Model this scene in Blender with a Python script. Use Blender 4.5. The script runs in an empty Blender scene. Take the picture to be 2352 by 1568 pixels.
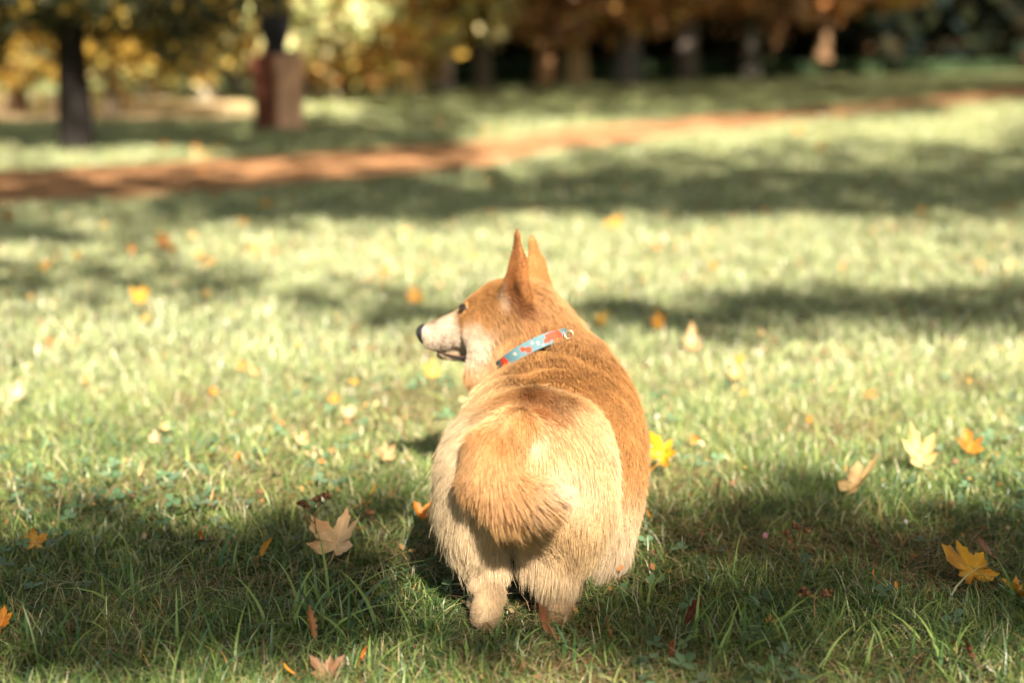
import bpy, math, random
import numpy as np
from mathutils import Vector, kdtree

SC = bpy.context.scene
# ------------------------------------------------------------------ camera
CAM_H, PITCH, FPX = 0.74, math.radians(11.26), 3266.0       # FPX: focal length in 2352-wide pixels
cam = bpy.data.cameras.new('camera'); cam_o = bpy.data.objects.new('camera', cam)
SC.collection.objects.link(cam_o); SC.camera = cam_o
cam_o.location = (0, 0, CAM_H); cam_o.rotation_euler = (math.pi/2 - PITCH, 0, 0)
cam.sensor_width = 36.0; cam.lens = 36.0*FPX/2352.0; cam.clip_end = 500; cam.clip_start = .05
cam.dof.use_dof = True; cam.dof.focus_distance = 1.93; cam.dof.aperture_fstop = 2.05
cam.dof.aperture_blades = 0
# ------------------------------------------------------------------ sky and sun
SUN_AZ, SUN_EL = math.radians(13), math.radians(38)          # azimuth: to the right of straight behind the camera
L = np.array([math.sin(SUN_AZ)*math.cos(SUN_EL), -math.cos(SUN_AZ)*math.cos(SUN_EL), math.sin(SUN_EL)])
w = bpy.data.worlds.new('World'); SC.world = w; w.use_nodes = True
nt = w.node_tree; sky = nt.nodes.new('ShaderNodeTexSky'); sky.sky_type = 'NISHITA'; sky.sun_disc = False
sky.sun_elevation = SUN_EL; sky.sun_rotation = math.pi - SUN_AZ
bg = nt.nodes['Background']; bg.inputs[1].default_value = 0.05
sky_tint = nt.nodes.new('ShaderNodeMix'); sky_tint.data_type = 'RGBA'; sky_tint.blend_type = 'MULTIPLY'; sky_tint.inputs['Factor'].default_value = 1; sky_tint.inputs['B'].default_value = (.80, .78, .60, 1)   # warm tint that also dims the sky light
nt.links.new(sky.outputs[0], sky_tint.inputs['A']); nt.links.new(sky_tint.outputs['Result'], bg.inputs[0])
sl = bpy.data.lights.new('sun', 'SUN'); sl.energy = 5.0; sl.angle = math.radians(.9); sl.color = (1, .89, .73)
so = bpy.data.objects.new('sun', sl); SC.collection.objects.link(so)
so.rotation_euler = Vector(L).to_track_quat('Z', 'Y').to_euler(); so.location = (6, -6, 8)
SC.view_settings.view_transform = 'Standard'; SC.view_settings.look = 'None'
SC.view_settings.exposure = 2.42; SC.view_settings.gamma = 1.0
SC.cycles_curves.shape = 'RIBBONS'
SC.cycles.max_bounces = 7; SC.cycles.transparent_max_bounces = 8
SC.cycles.diffuse_bounces = 3; SC.cycles.glossy_bounces = 2; SC.cycles.transmission_bounces = 3

# ------------------------------------------------------------------ helpers
cp, sp_ = math.cos(PITCH), math.sin(PITCH)
def P(u, v, D):
    """world point seen at (u, v) of the 2352x1568 picture, D metres ahead"""
    a, b = (u-1176)/FPX, (784-v)/FPX
    d = np.array([a, cp + b*sp_, -sp_ + b*cp]); return np.array([0, 0, CAM_H]) + d*(D/d[1])
def G(u, v, z=0.0):
    a, b = (u-1176)/FPX, (784-v)/FPX
    d = np.array([a, cp + b*sp_, -sp_ + b*cp]); t = (z-CAM_H)/d[2]
    return np.array([0, 0, CAM_H]) + d*t
def proj(p):
    q = p - np.array([0, 0, CAM_H]); dep = q[..., 1]*cp - q[..., 2]*sp_
    return 1176 + FPX*q[..., 0]/dep, 784 - FPX*(q[..., 1]*sp_ + q[..., 2]*cp)/dep
def tag(o, label=None, cat=None, group=None, kind=None):
    if label: o['label'] = label
    if cat: o['category'] = cat
    if group: o['group'] = group
    if kind: o['kind'] = kind
    return o
def link(o, parent=None):
    SC.collection.objects.link(o)
    if parent is not None: o.parent = parent
    return o
def empty(name, loc=(0, 0, 0), rz=0):
    o = bpy.data.objects.new(name, None); o.location = loc; o.rotation_euler = (0, 0, rz); o.empty_display_size = .05
    return link(o)
def fast_mesh(name, V, loops, counts, col=None, mat=None, smooth=True):
    me = bpy.data.meshes.new(name)
    V = np.ascontiguousarray(V, np.float32); loops = np.ascontiguousarray(loops, np.int32)
    counts = np.asarray(counts, np.int32)
    me.vertices.add(len(V)); me.vertices.foreach_set('co', V.ravel())
    me.loops.add(len(loops)); me.loops.foreach_set('vertex_index', loops)
    me.polygons.add(len(counts)); st = np.zeros(len(counts), np.int32); st[1:] = np.cumsum(counts)[:-1]
    me.polygons.foreach_set('loop_start', st); me.polygons.foreach_set('loop_total', counts)
    me.update(calc_edges=True)
    if smooth: me.polygons.foreach_set('use_smooth', np.ones(len(counts), bool))
    if col is not None:
        a = me.color_attributes.new('Col', 'FLOAT_COLOR', 'POINT')
        c = np.ones((len(V), 4), np.float32); c[:, :3] = col; a.data.foreach_set('color', c.ravel())
    if mat: me.materials.append(mat)
    return me
def mesh_obj(name, V, F, mat=None, col=None, parent=None, smooth=True):
    F = [list(f) for f in F]; loops = [i for f in F for i in f]
    me = fast_mesh(name, np.array(V), loops, [len(f) for f in F], col, mat, smooth)
    return link(bpy.data.objects.new(name, me), parent)
def quads_obj(name, V, nq, mat, col, parent=None, smooth=False):
    """V is (nq*4, 3): independent quads"""
    me = fast_mesh(name, V, np.arange(nq*4), np.full(nq, 4), col, mat, smooth)
    return link(bpy.data.objects.new(name, me), parent)
def srgb(r, g, b):
    f = lambda c: (c/255/12.92) if c/255 <= .04045 else ((c/255+.055)/1.055)**2.4
    return np.array([f(r), f(g), f(b)])
def vnoise(p, scale, seed=0):
    """smooth value noise in 3D, p (n,3) -> (n,) in 0..1"""
    q = p*scale + seed*17.3; i = np.floor(q).astype(np.int64); f = q - i; f = f*f*(3-2*f)
    def h(a):
        n = (a[:, 0]*73856093) ^ (a[:, 1]*19349663) ^ (a[:, 2]*83492791) ^ (seed*2654435)
        n = (n ^ (n >> 13))*1274126177 & 0x7fffffff
        return ((n ^ (n >> 16)) & 0xffff)/65535.0
    r = 0
    for dx in (0, 1):
        for dy in (0, 1):
            for dz in (0, 1):
                wgt = (f[:, 0] if dx else 1-f[:, 0])*(f[:, 1] if dy else 1-f[:, 1])*(f[:, 2] if dz else 1-f[:, 2])
                r = r + wgt*h(i + np.array([dx, dy, dz]))
    return r
def nrm(a): return a/np.maximum(np.linalg.norm(a, axis=-1, keepdims=True), 1e-9)

# ------------------------------------------------------------------ materials
def new_mat(name):
    m = bpy.data.materials.new(name); m.use_nodes = True; t = m.node_tree
    return m, t, t.nodes['Principled BSDF'], t.nodes['Material Output']
def attr_mat(name, rough=.6, transl=.0, spec=.3, noise=0, hair=False):
    m, t, b, out = new_mat(name)
    a = t.nodes.new('ShaderNodeAttribute'); a.attribute_name = 'Col'; src = a.outputs['Color']
    if noise:
        tc = t.nodes.new('ShaderNodeTexCoord'); n = t.nodes.new('ShaderNodeTexNoise'); n.inputs['Scale'].default_value = noise
        n.inputs['Detail'].default_value = 4
        t.links.new(tc.outputs['Object'], n.inputs['Vector'])
        mr = t.nodes.new('ShaderNodeMapRange'); mr.inputs['To Min'].default_value = .72; mr.inputs['To Max'].default_value = 1.25
        t.links.new(n.outputs['Fac'], mr.inputs['Value'])
        mm = t.nodes.new('ShaderNodeVectorMath'); mm.operation = 'SCALE'
        t.links.new(src, mm.inputs[0]); t.links.new(mr.outputs[0], mm.inputs['Scale']); src = mm.outputs[0]
    t.links.new(src, b.inputs['Base Color']); b.inputs['Roughness'].default_value = rough
    b.inputs['Specular IOR Level'].default_value = spec
    if transl:
        tr = t.nodes.new('ShaderNodeBsdfTranslucent'); mx = t.nodes.new('ShaderNodeMixShader'); mx.inputs[0].default_value = transl
        t.links.new(src, tr.inputs[0]); t.links.new(b.outputs[0], mx.inputs[1]); t.links.new(tr.outputs[0], mx.inputs[2])
        t.links.new(mx.outputs[0], out.inputs[0])
    return m
def flat_mat(name, col, rough=.6, spec=.3, noise=0, metal=0):
    m, t, b, out = new_mat(name)
    b.inputs['Base Color'].default_value = (*col, 1); b.inputs['Roughness'].default_value = rough
    b.inputs['Specular IOR Level'].default_value = spec; b.inputs['Metallic'].default_value = metal
    if noise:
        tc = t.nodes.new('ShaderNodeTexCoord'); n = t.nodes.new('ShaderNodeTexNoise'); n.inputs['Scale'].default_value = noise
        n.inputs['Detail'].default_value = 6; t.links.new(tc.outputs['Object'], n.inputs['Vector'])
        cr = t.nodes.new('ShaderNodeValToRGB'); cr.color_ramp.elements[0].position = .3; cr.color_ramp.elements[1].position = .7
        cr.color_ramp.elements[0].color = (*(np.array(col)*.6), 1); cr.color_ramp.elements[1].color = (*(np.array(col)*1.35), 1)
        t.links.new(n.outputs['Fac'], cr.inputs[0]); t.links.new(cr.outputs[0], b.inputs['Base Color'])
    return m
M_GRASS = attr_mat('grass_blades', rough=.36, transl=.36, spec=.5)
M_LEAF = attr_mat('fallen_leaf', rough=.5, transl=.3, spec=.35, noise=60)
M_FOLIAGE = attr_mat('foliage', rough=.5, transl=.4, spec=.35)
M_BARK = attr_mat('bark', rough=.9, noise=9, spec=.08)
M_FUR = attr_mat('fur', rough=.55, transl=.38, spec=.22)
M_SKIN = attr_mat('coat', rough=.8, spec=.1, noise=120)
M_NOSE = flat_mat('nose_leather', (.012, .010, .012), rough=.42, spec=.5, noise=300)

# ------------------------------------------------------------------ ground
def ground_z(x, y):
    return 0.012*np.sin(x*1.7+.6)*np.sin(y*1.3+.4)*np.clip((y-2.4)/3, 0, 1)
def make_ground():
    m, t, b, out = new_mat('soil_and_turf')
    tc = t.nodes.new('ShaderNodeTexCoord')
    def noise(s, det=6):
        n = t.nodes.new('ShaderNodeTexNoise'); n.inputs['Scale'].default_value = s; n.inputs['Detail'].default_value = det
        t.links.new(tc.outputs['Object'], n.inputs['Vector']); return n.outputs['Fac']
    r1 = t.nodes.new('ShaderNodeValToRGB'); e = r1.color_ramp.elements
    e[0].position, e[0].color = .35, (.085, .11, .04, 1); e[1].position, e[1].color = .65, (.18, .20, .085, 1)
    r2 = t.nodes.new('ShaderNodeValToRGB'); e = r2.color_ramp.elements
    e[0].position, e[0].color = .42, (.32, .28, .14, 1); e[1].position, e[1].color = .6, (.15, .18, .06, 1)
    t.links.new(noise(.9), r1.inputs[0]); t.links.new(noise(14), r2.inputs[0])
    mx = t.nodes.new('ShaderNodeMix'); mx.data_type = 'RGBA'; mx.inputs['Factor'].default_value = .35
    t.links.new(r1.outputs[0], mx.inputs['A']); t.links.new(r2.outputs[0], mx.inputs['B'])
    # close to the viewer the soil between the blades shows; further off the turf closes
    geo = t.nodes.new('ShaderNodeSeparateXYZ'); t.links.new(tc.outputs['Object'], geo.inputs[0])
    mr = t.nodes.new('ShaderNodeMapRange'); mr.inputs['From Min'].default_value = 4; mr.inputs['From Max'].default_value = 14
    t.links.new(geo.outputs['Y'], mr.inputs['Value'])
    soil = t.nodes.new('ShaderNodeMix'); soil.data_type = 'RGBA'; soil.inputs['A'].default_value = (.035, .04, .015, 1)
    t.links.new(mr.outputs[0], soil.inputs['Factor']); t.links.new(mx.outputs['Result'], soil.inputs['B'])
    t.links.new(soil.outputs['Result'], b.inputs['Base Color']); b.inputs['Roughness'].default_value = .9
    b.inputs['Specular IOR Level'].default_value = .1
    bp = t.nodes.new('ShaderNodeBump'); bp.inputs['Distance'].default_value = .03; bp.inputs['Strength'].default_value = .8
    t.links.new(noise(25), bp.inputs['Height']); t.links.new(bp.outputs[0], b.inputs['Normal'])
    xs = np.concatenate([np.linspace(-200, -14, 12), np.linspace(-12, 24, 145), np.linspace(26, 200, 12)])
    ys = np.concatenate([np.linspace(-60, -2, 10), np.linspace(-1, 30, 125), np.linspace(33, 320, 20)])
    X, Y = np.meshgrid(xs, ys); V = np.stack([X, Y, ground_z(X, Y)], -1).reshape(-1, 3)
    nx, ny = len(xs), len(ys); F = [(j*nx+i, j*nx+i+1, (j+1)*nx+i+1, (j+1)*nx+i) for j in range(ny-1) for i in range(nx-1)]
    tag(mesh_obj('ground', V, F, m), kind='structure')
make_ground()

def strip(name, pts_near, pts_far, mat, z0):
    """a ground sheet between two polylines, laid just over the turf"""
    n = 60; V, F = [], []
    def samp(pts, s):
        pts = np.array(pts); d = np.r_[0, np.cumsum(np.linalg.norm(np.diff(pts, axis=0), axis=1))]; d /= d[-1]
        # smooth the line a little
        return np.stack([np.interp(s, d, pts[:, 0]), np.interp(s, d, pts[:, 1])], -1)
    s = np.linspace(0, 1, n); a, b = samp(pts_near, s), samp(pts_far, s)
    k = 7
    for j in range(k):
        f = j/(k-1); q = a*(1-f)+b*f
        if j in (0, k-1): q = q + (np.random.RandomState(5+j).rand(n, 2)-.5)*.12
        V.append(np.stack([q[:, 0], q[:, 1], ground_z(q[:, 0], q[:, 1])+z0+.004*math.sin(math.pi*f)], -1))
    V = np.concatenate(V); F = [(j*n+i, j*n+i+1, (j+1)*n+i+1, (j+1)*n+i) for j in range(k-1) for i in range(n-1)]
    return tag(mesh_obj(name, V, F, mat), kind='structure')
M_PATH = flat_mat('clay_path', (.25, .128, .06), rough=.9, spec=.1, noise=3.0)
M_STUBBLE = flat_mat('dry_field', (.46, .33, .19), rough=.9, spec=.1, noise=2.0)
PATH_NEAR = [(-9.5, 3.4), (-4.5, 5.8), (-2.6, 7.0), (-1.4, 7.8), (-.2, 9.5), (.5, 11.4), (1.5, 13.5), (2.8, 15.9), (6, 21.2), (9.6, 26.6), (20, 42), (40, 70)]
PATH_FAR = [(-9.5, 6.2), (-5, 8.2), (-3.3, 9.3), (-1.9, 10.7), (-.2, 12.8), (.7, 15.0), (1.8, 17), (3.2, 19), (7, 25.5), (12.5, 36), (24, 56), (48, 92)]
strip('path', PATH_NEAR, PATH_FAR, M_PATH, .022)
strip('dry_grass_field', [(-30, 16.5), (-9, 17), (-4.6, 17.3), (-3.2, 18.2)], [(-48, 30), (-14, 28), (-7.6, 27), (-4.8, 26)], M_STUBBLE, .02)
def on_path(x, y):
    n = np.array(PATH_NEAR); f = np.array(PATH_FAR)
    yn = np.interp(x, n[:, 0], n[:, 1]); yf = np.interp(x, f[:, 0], f[:, 1]); return (y > yn) & (y < yf)
def on_stubble(x, y): return (y > 17.2) & (y < 27.5) & (x < -.19*y-.2)

# ------------------------------------------------------------------ grass
def blades(rs, x, y, h, wid, lean, col, segs=4, z=0):
    n = len(x); ang = rs.rand(n)*2*math.pi; d = np.stack([np.cos(ang), np.sin(ang), 0*ang], -1)
    side = np.stack([-np.sin(ang+rs.randn(n)*.7), np.cos(ang+rs.randn(n)*.7), 0*ang], -1); side = nrm(side)
    base = np.stack([x, y, ground_z(x, y) + z - .004], -1); V = np.zeros((n, segs, 2, 3), np.float32); C = np.zeros((n, segs, 2, 3), np.float32)
    for k in range(segs):
        t = k/(segs-1)
        c = base + d*(h*lean*t**1.8)[:, None] + np.array([0, 0, 1])*(h*(t - .42*np.minimum(lean, 1.6)*t**2.4))[:, None]
        ww = wid*(1-t**1.6*.93)*.5*(.75+.5*min(t*3, 1))
        V[:, k, 0] = c - side*ww[:, None]; V[:, k, 1] = c + side*ww[:, None]
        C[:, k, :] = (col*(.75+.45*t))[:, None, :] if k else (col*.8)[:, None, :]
    i0 = np.arange(n)[:, None]*segs*2 + np.arange(segs-1)[None, :]*2
    q = np.stack([i0, i0+1, i0+3, i0+2], -1).reshape(-1)
    return V.reshape(-1, 3), q, C.reshape(-1, 3)
PAL = np.array([[.105, .170, .038], [.060, .120, .034], [.19, .26, .07], [.30, .35, .11], [.42, .39, .22], [.50, .45, .30], [.48, .28, .09], [.065, .13, .065]])
DRYP = np.array([.20, .10, .24, .24, .11, .05, .03, .03])
WETP = np.array([.24, .26, .20, .10, .05, .025, .012, .10])
def blade_cols(rs, x, y):
    n = len(x); p = np.stack([x, y, 0*x], -1)
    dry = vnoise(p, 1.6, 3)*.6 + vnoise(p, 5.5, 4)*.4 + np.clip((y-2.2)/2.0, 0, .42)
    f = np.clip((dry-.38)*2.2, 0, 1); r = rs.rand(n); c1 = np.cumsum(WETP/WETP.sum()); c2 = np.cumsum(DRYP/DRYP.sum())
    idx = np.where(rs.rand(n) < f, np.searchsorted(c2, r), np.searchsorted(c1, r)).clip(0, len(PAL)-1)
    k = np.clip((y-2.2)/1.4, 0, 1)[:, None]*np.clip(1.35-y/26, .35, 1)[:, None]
    c = PAL[idx]*(.75+.5*rs.rand(n))[:, None]*np.where(y < 2.45, .84, 1)[:, None]; m = np.clip((y-2.2)/1.4, 0, 1)[:, None]*.45; c = c*(1-m)+np.array([.272, .266, .146])*m; return c*(1+k*np.array([.34, .34, .62]))  # near shade and mid-lawn sunlight put into the blade colours
def field(rs, n, d0, d1, spread=.40, pw=1.0):
    y = d0 + (d1-d0)*rs.rand(n)**pw; x = (rs.rand(n)*2-1)*(y*spread+.25); return x, y
def make_grass():
    rs = np.random.RandomState(11); Vs, Qs, Cs, off = [], [], [], 0
    def add(x, y, h, wd, lean, c, segs=4, z=0):
        nonlocal off
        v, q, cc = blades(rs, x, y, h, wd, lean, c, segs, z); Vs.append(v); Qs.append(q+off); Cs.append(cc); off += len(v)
    def zone(n, d0, d1, hm, wm, segs=4, pw=1.0, thin=0):
        n = int(n*1.5); x, y = field(rs, n, d0, d1, spread=.60, pw=pw)
        k = vnoise(np.stack([x, y, 0*x], -1), 7, 9); keep = (rs.rand(n) < .45+.8*k) & ~on_path(x, y) & ~on_stubble(x, y)
        foot = (np.abs(x-.01) < .095) & (y > 1.69) & (y < 2.2)
        x, y, k, foot = x[keep], y[keep], k[keep], foot[keep]; m = len(x)
        h = hm*(.45+.9*rs.rand(m)**1.4)*(.6+.9*k); h[foot] *= .36
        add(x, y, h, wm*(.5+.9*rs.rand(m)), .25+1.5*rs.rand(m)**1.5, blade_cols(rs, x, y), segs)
    zone(190000, 1.25, 3.3, .040, .0021, 4)
    zone(150000, 3.2, 7.5, .048, .0042, 3)
    zone(110000, 7.3, 17, .050, .010, 3)
    zone(90000, 16.5, 60, .07, .032, 2, pw=1.5)
    n = 60000; x, y = field(rs, n, 1.25, 3.6); k = vnoise(np.stack([x, y, 0*x], -1), 3.5, 19); keep = rs.rand(n) < np.clip((k-.35)*2.4, .06, 1); x, y = x[keep], y[keep]; m = len(x)
    add(x, y, .016+.022*rs.rand(m), .0011+.0008*rs.rand(m), 1.5+1.6*rs.rand(m), np.array([[.30, .21, .10], [.20, .12, .06], [.42, .32, .18], [.14, .08, .045]])[rs.randint(4, size=m)]*(.6+.6*rs.rand(m))[:, None], 4, z=.012)
    # tall single blades and seed stems
    n = 1500; x, y = field(rs, n, 1.3, 3.0)
    keep = ~((np.abs(x) < .13) & (y > 1.5) & (y < 2.2)); x, y = x[keep], y[keep]; m = len(x)
    add(x, y, .05+.055*rs.rand(m)**2, .0026*(.7+.8*rs.rand(m)), .4+1.2*rs.rand(m), PAL[rs.choice([0, 1, 2, 3, 4, 7], m, p=[.3, .2, .2, .15, .05, .1])]*(.8+.5*rs.rand(m))[:, None], 6)
    # tufts of broad long blades
    for (u, v, k, hh) in [(735, 1420, 26, .12), (790, 1470, 22, .11), (640, 1450, 14, .10), (560, 1330, 10, .085), (300, 1400, 12, .09), (250, 1350, 10, .08), (1720, 1500, 18, .10),
                          (1650, 1530, 16, .09), (1760, 1480, 10, .08), (1900, 1540, 12, .08), (2150, 1540, 14, .09), (2240, 1550, 12, .08), (150, 1520, 14, .09), (60, 1500, 12, .08),
                          (930, 1480, 16, .08), (1050, 1500, 16, .07), (1180, 1500, 16, .065), (400, 1500, 12, .09), (1480, 1500, 12, .07), (1500, 1430, 8, .08), (1800, 1400, 10, .075),
                          (2330, 1400, 14, .09), (1990, 1440, 8, .07), (1330, 1530, 14, .07), (500, 1540, 14, .08), (820, 1550, 14, .07), (15, 1330, 8, .08)]:
        c = G(u, v); x = c[0]+rs.randn(k)*.022; y = c[1]+rs.randn(k)*.02
        add(x, y, hh*(.55+.6*rs.rand(k)), .0042*(.6+.8*rs.rand(k)), .25+1.1*rs.rand(k), PAL[rs.choice([0, 1, 2, 2, 7], k)]*(.9+.5*rs.rand(k))[:, None], 7)
    # fringe of blades along the path edges
    for line in (PATH_NEAR, PATH_FAR):
        a = np.array(line); n = 9000; yy = 6+24*rs.rand(n)**1.3; xx = np.interp(yy, a[:, 1], a[:, 0]) + rs.randn(n)*.06
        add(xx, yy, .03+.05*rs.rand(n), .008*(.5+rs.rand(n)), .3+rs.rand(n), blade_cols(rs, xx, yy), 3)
    V = np.concatenate(Vs); Q = np.concatenate(Qs); C = np.concatenate(Cs)
    me = fast_mesh('grass', V, Q, np.full(len(Q)//4, 4), C, M_GRASS)
    tag(link(bpy.data.objects.new('grass', me)), 'green and straw coloured lawn grass covering the park', 'grass', kind='stuff')
make_grass()

def make_clover():
    rs = np.random.RandomState(4); n = 3000; x, y = field(rs, n, 1.3, 3.2)
    p = np.stack([x, y, 0*x], -1); keep = rs.rand(n) < np.clip((vnoise(p, 3, 21)-.42)*4, 0.03, 1)*np.where(x > .15, 1, .5); x, y = x[keep], y[keep]
    V, C, F, off = [], [], [], 0
    for i in range(len(x)):
        h = .012+.024*rs.rand(); r = .0045+.0045*rs.rand(); a0 = rs.rand()*6.3; base = np.array([x[i], y[i], h + ground_z(x[i], y[i])])
        til = rs.randn(2)*.3; col = np.array([.075, .15, .07])*(.7+.7*rs.rand()) + np.array([.03, .01, .03])*rs.rand()
        for k in range(3):
            a = a0+k*2.094; f = np.array([math.cos(a), math.sin(a), .15]); s = np.array([-math.sin(a), math.cos(a), 0])
            q = [(0, 0), (.5, .5), (1.1, .78), (1.75, .62), (1.85, 0), (1.75, -.62), (1.1, -.78), (.5, -.5)]
            for (fx, sx) in q:
                pt = base + f*fx*r + s*sx*r; pt[2] += (pt[0]-base[0])*til[0]+(pt[1]-base[1])*til[1] + abs(sx)*r*.2
                V.append(pt); C.append(col*(1.25 if .9 < fx < 1.3 and False else 1))
            F.append(list(range(off, off+8))); off += 8
    me = fast_mesh('clover', np.array(V), [i for f in F for i in f], [8]*len(F), np.array(C), M_GRASS, False)
    tag(link(bpy.data.objects.new('clover', me)), 'low blue green clover leaves among the shaded grass', 'clover', kind='stuff')
make_clover()
# ------------------------------------------------------------------ corgi
OR = np.array([.59, .325, .122]); DO = np.array([.36, .125, .026]); TAN = np.array([.61, .34, .135]); CR = np.array([.75, .54, .30])
PC = np.array([.78, .65, .46]); WH = np.array([.86, .77, .66]); BR = np.array([.16, .065, .025]); BK = np.array([.012, .010, .012])
PRIMS = []
def cone(a, b, ra, rb, col, hair, comb, k=.03, sc=None, tagn=''):
    PRIMS.append(dict(t='c', a=np.array(a, float), b=np.array(b, float), ra=ra, rb=rb, col=np.array(col), hair=hair, comb=np.array(comb, float), k=k, sc=sc, n=tagn))
def ell(c, r, col, hair, comb, k=.03, rot=None, tagn=''):
    PRIMS.append(dict(t='e', a=np.array(c, float), r=np.array(r, float), rot=rot, col=np.array(col), hair=hair, comb=np.array(comb, float), k=k, n=tagn))
def sdf(pr, p):
    if pr['t'] == 'e':
        q = p - pr['a'].astype(p.dtype)
        if pr['rot'] is not None: q = q @ pr['rot'].astype(p.dtype).T      # rows of rot are the ellipsoid axes
        r = pr['r'].astype(p.dtype); k0 = np.linalg.norm(q/r, axis=-1); k1 = np.linalg.norm(q/(r*r), axis=-1)
        return k0*(k0-1)/np.maximum(k1, 1e-6)
    a, b = pr['a'], pr['b']; q = p - a.astype(p.dtype); ba = b-a
    if pr['sc'] is not None:                                           # flattened across the axis sc[0] by the factor sc[1]
        n, f = pr['sc']; n = np.array(n); n = n/np.linalg.norm(n); dn = (q @ n.astype(p.dtype))
        t = np.clip((q @ ba.astype(p.dtype))/float(ba @ ba), 0, 1)
        d = q - t[..., None]*ba.astype(p.dtype); dd = d + dn[..., None]*(n*(f-1)).astype(p.dtype)
        return (np.linalg.norm(dd, axis=-1) - (pr['ra'] + t*(pr['rb']-pr['ra'])))/ (1+(f-1)*.5)
    t = np.clip((q @ ba.astype(p.dtype))/float(ba @ ba), 0, 1)
    return np.linalg.norm(q - t[..., None]*ba.astype(p.dtype), axis=-1) - (pr['ra'] + t*(pr['rb']-pr['ra']))
BACKW = (-.05, -1, -.15); DOWN = (0, -.15, -1)
# trunk
ell(P(1222, 1068, 1.865), (.096, .135, .100), CR*.98, .017, (0, -.55, -1), k=.02, tagn='rump')
ell(P(1284, 1052, 2.06), (.128, .19, .128), OR, .015, (.1, -1, -.35), k=.035, tagn='chest')
ell(P(1318, 1145, 2.02), (.088, .15, .082), PC, .022, (.15, -.5, -1), k=.03, tagn='belly_side')
ell(P(1372, 1222, 2.01), (.034, .09, .040), WH*1.2, .062, (.02, -.15, -1), k=.03, tagn='brisket')
ell(P(1284, 882, 2.16), (.090, .10, .074), OR, .019, (.1, -1, -.3), k=.03, tagn='withers')
ell(P(1380, 970, 2.12), (.053, .11, .08), OR, .015, (.2, -1, -.7), k=.03, tagn='shoulder')
ell(P(1175, 1000, 2.12), (.075, .12, .09), CR, .018, (-.2, -.6, -.7), k=.03, tagn='shoulder_far')
# buttocks and thighs
ell(P(1092, 1128, 1.84), (.046, .085, .096), PC, .028, (-.14, -.15, -1), k=.028, tagn='thigh_l')
ell(P(1312, 1115, 1.85), (.053, .090, .110), CR, .021, (.02, -.2, -1), k=.034, tagn='thigh_r')
cone(P(1100, 1180, 1.83), P(1116, 1290, 1.82), .038, .025, PC, .033, (.06, -.15, -1), k=.018, tagn='gaskin_l')
cone(P(1290, 1170, 1.84), P(1276, 1300, 1.82), .058, .031, PC, .040, (-.02, -.12, -1), k=.018, tagn='gaskin_r')
cone(P(1122, 1290, 1.82), P(1126, 1362, 1.79), .019, .0135, PC*.74+TAN*.14, .011, DOWN, k=.012, tagn='hock_l')
cone(P(1272, 1300, 1.825), P(1277, 1380, 1.81), .021, .0135, PC*.5+TAN*.35, .009, DOWN, k=.012, tagn='hock_r')
cone(P(1127, 1362, 1.79), P(1116, 1425, 1.78), .0165, .0160, PC*.6+TAN*.3, .006, DOWN, k=.01, tagn='pastern_l')
cone(P(1277, 1380, 1.81), P(1282, 1415, 1.80), .0165, .0160, TAN*.95, .006, DOWN, k=.01, tagn='pastern_r')
for (uu, D) in ((1114, 1.778), (1282, 1.80)):
    f0 = P(uu, 1412, D); f0[2] = .017
    cone(f0, f0 + np.array([0, .045, -.002]), .0165, .018, PC, .004, (0, 1, -.2), k=.012, tagn='foot')
    for k in range(4):
        cone(f0 + np.array([-.014+.0093*k, .045, -.004]), f0 + np.array([-.019+.0125*k, .066-.004*abs(k-1.5), -.006]), .0085, .0075, PC, .003, (0, 1, -.2), k=.004, tagn='toe')
cone(P(1214, 1180, 1.83), P(1224, 1265, 1.825), .034, .020, PC, .034, (-.02, -.12, -1), k=.018, tagn='inner_feather')
# front legs
for s in (-1, 1):
    x0 = .07 + s*.052
    cone((x0, 2.15, .15), (x0+s*.004, 2.15, .07), .032, .024, CR, .012, DOWN, k=.02, tagn='foreleg')
    cone((x0+s*.004, 2.15, .07), (x0+s*.006, 2.16, .022), .024, .021, WH, .006, DOWN, k=.012, tagn='foreleg')
    for k in range(4):
        cone((x0-.016+.0105*k, 2.175, .016), (x0-.021+.014*k, 2.205-.004*abs(k-1.5), .012), .011, .0095, WH, .003, (0, 1, -.2), k=.006, tagn='toe')
# tail: root on the croup, a thick brush hanging down, tip bent to the right
T = [P(1185, 985, 1.765), P(1140, 1035, 1.746), P(1132, 1090, 1.728), P(1165, 1130, 1.714), P(1224, 1142, 1.703), P(1274, 1136, 1.698)]
TR = [.026, .032, .033, .028, .019, .006]; TC = [TAN*1.1, TAN*1.1, TAN, TAN*.9+OR*.1, PC]
for i in range(5):
    d = nrm(T[i+1]-T[i])
    comb = [(-.5, -.5, -1), (-.15, -.2, -1), (.25, -.1, -1), (.8, -.1, -.75), (1, 0, -.25)][i]
    cone(T[i], T[i+1], TR[i], TR[i+1], TC[i], [.016, .024, .036, .038, .028][i], comb, k=.010, tagn='tail')
# neck
cone(P(1215, 765, 2.215), P(1262, 860, 2.185), .064, .088, OR, .027, (.25, -.5, -1), k=.014, tagn='neck')
cone(P(1264, 772, 2.225), P(1296, 850, 2.20), .040, .046, OR, .023, (.5, -.4, -.9), k=.014, tagn='nape')
ell(P(1180, 860, 2.22), (.055, .07, .06), CR, .022, (-.2, -.3, -1), k=.025, tagn='throat')
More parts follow.
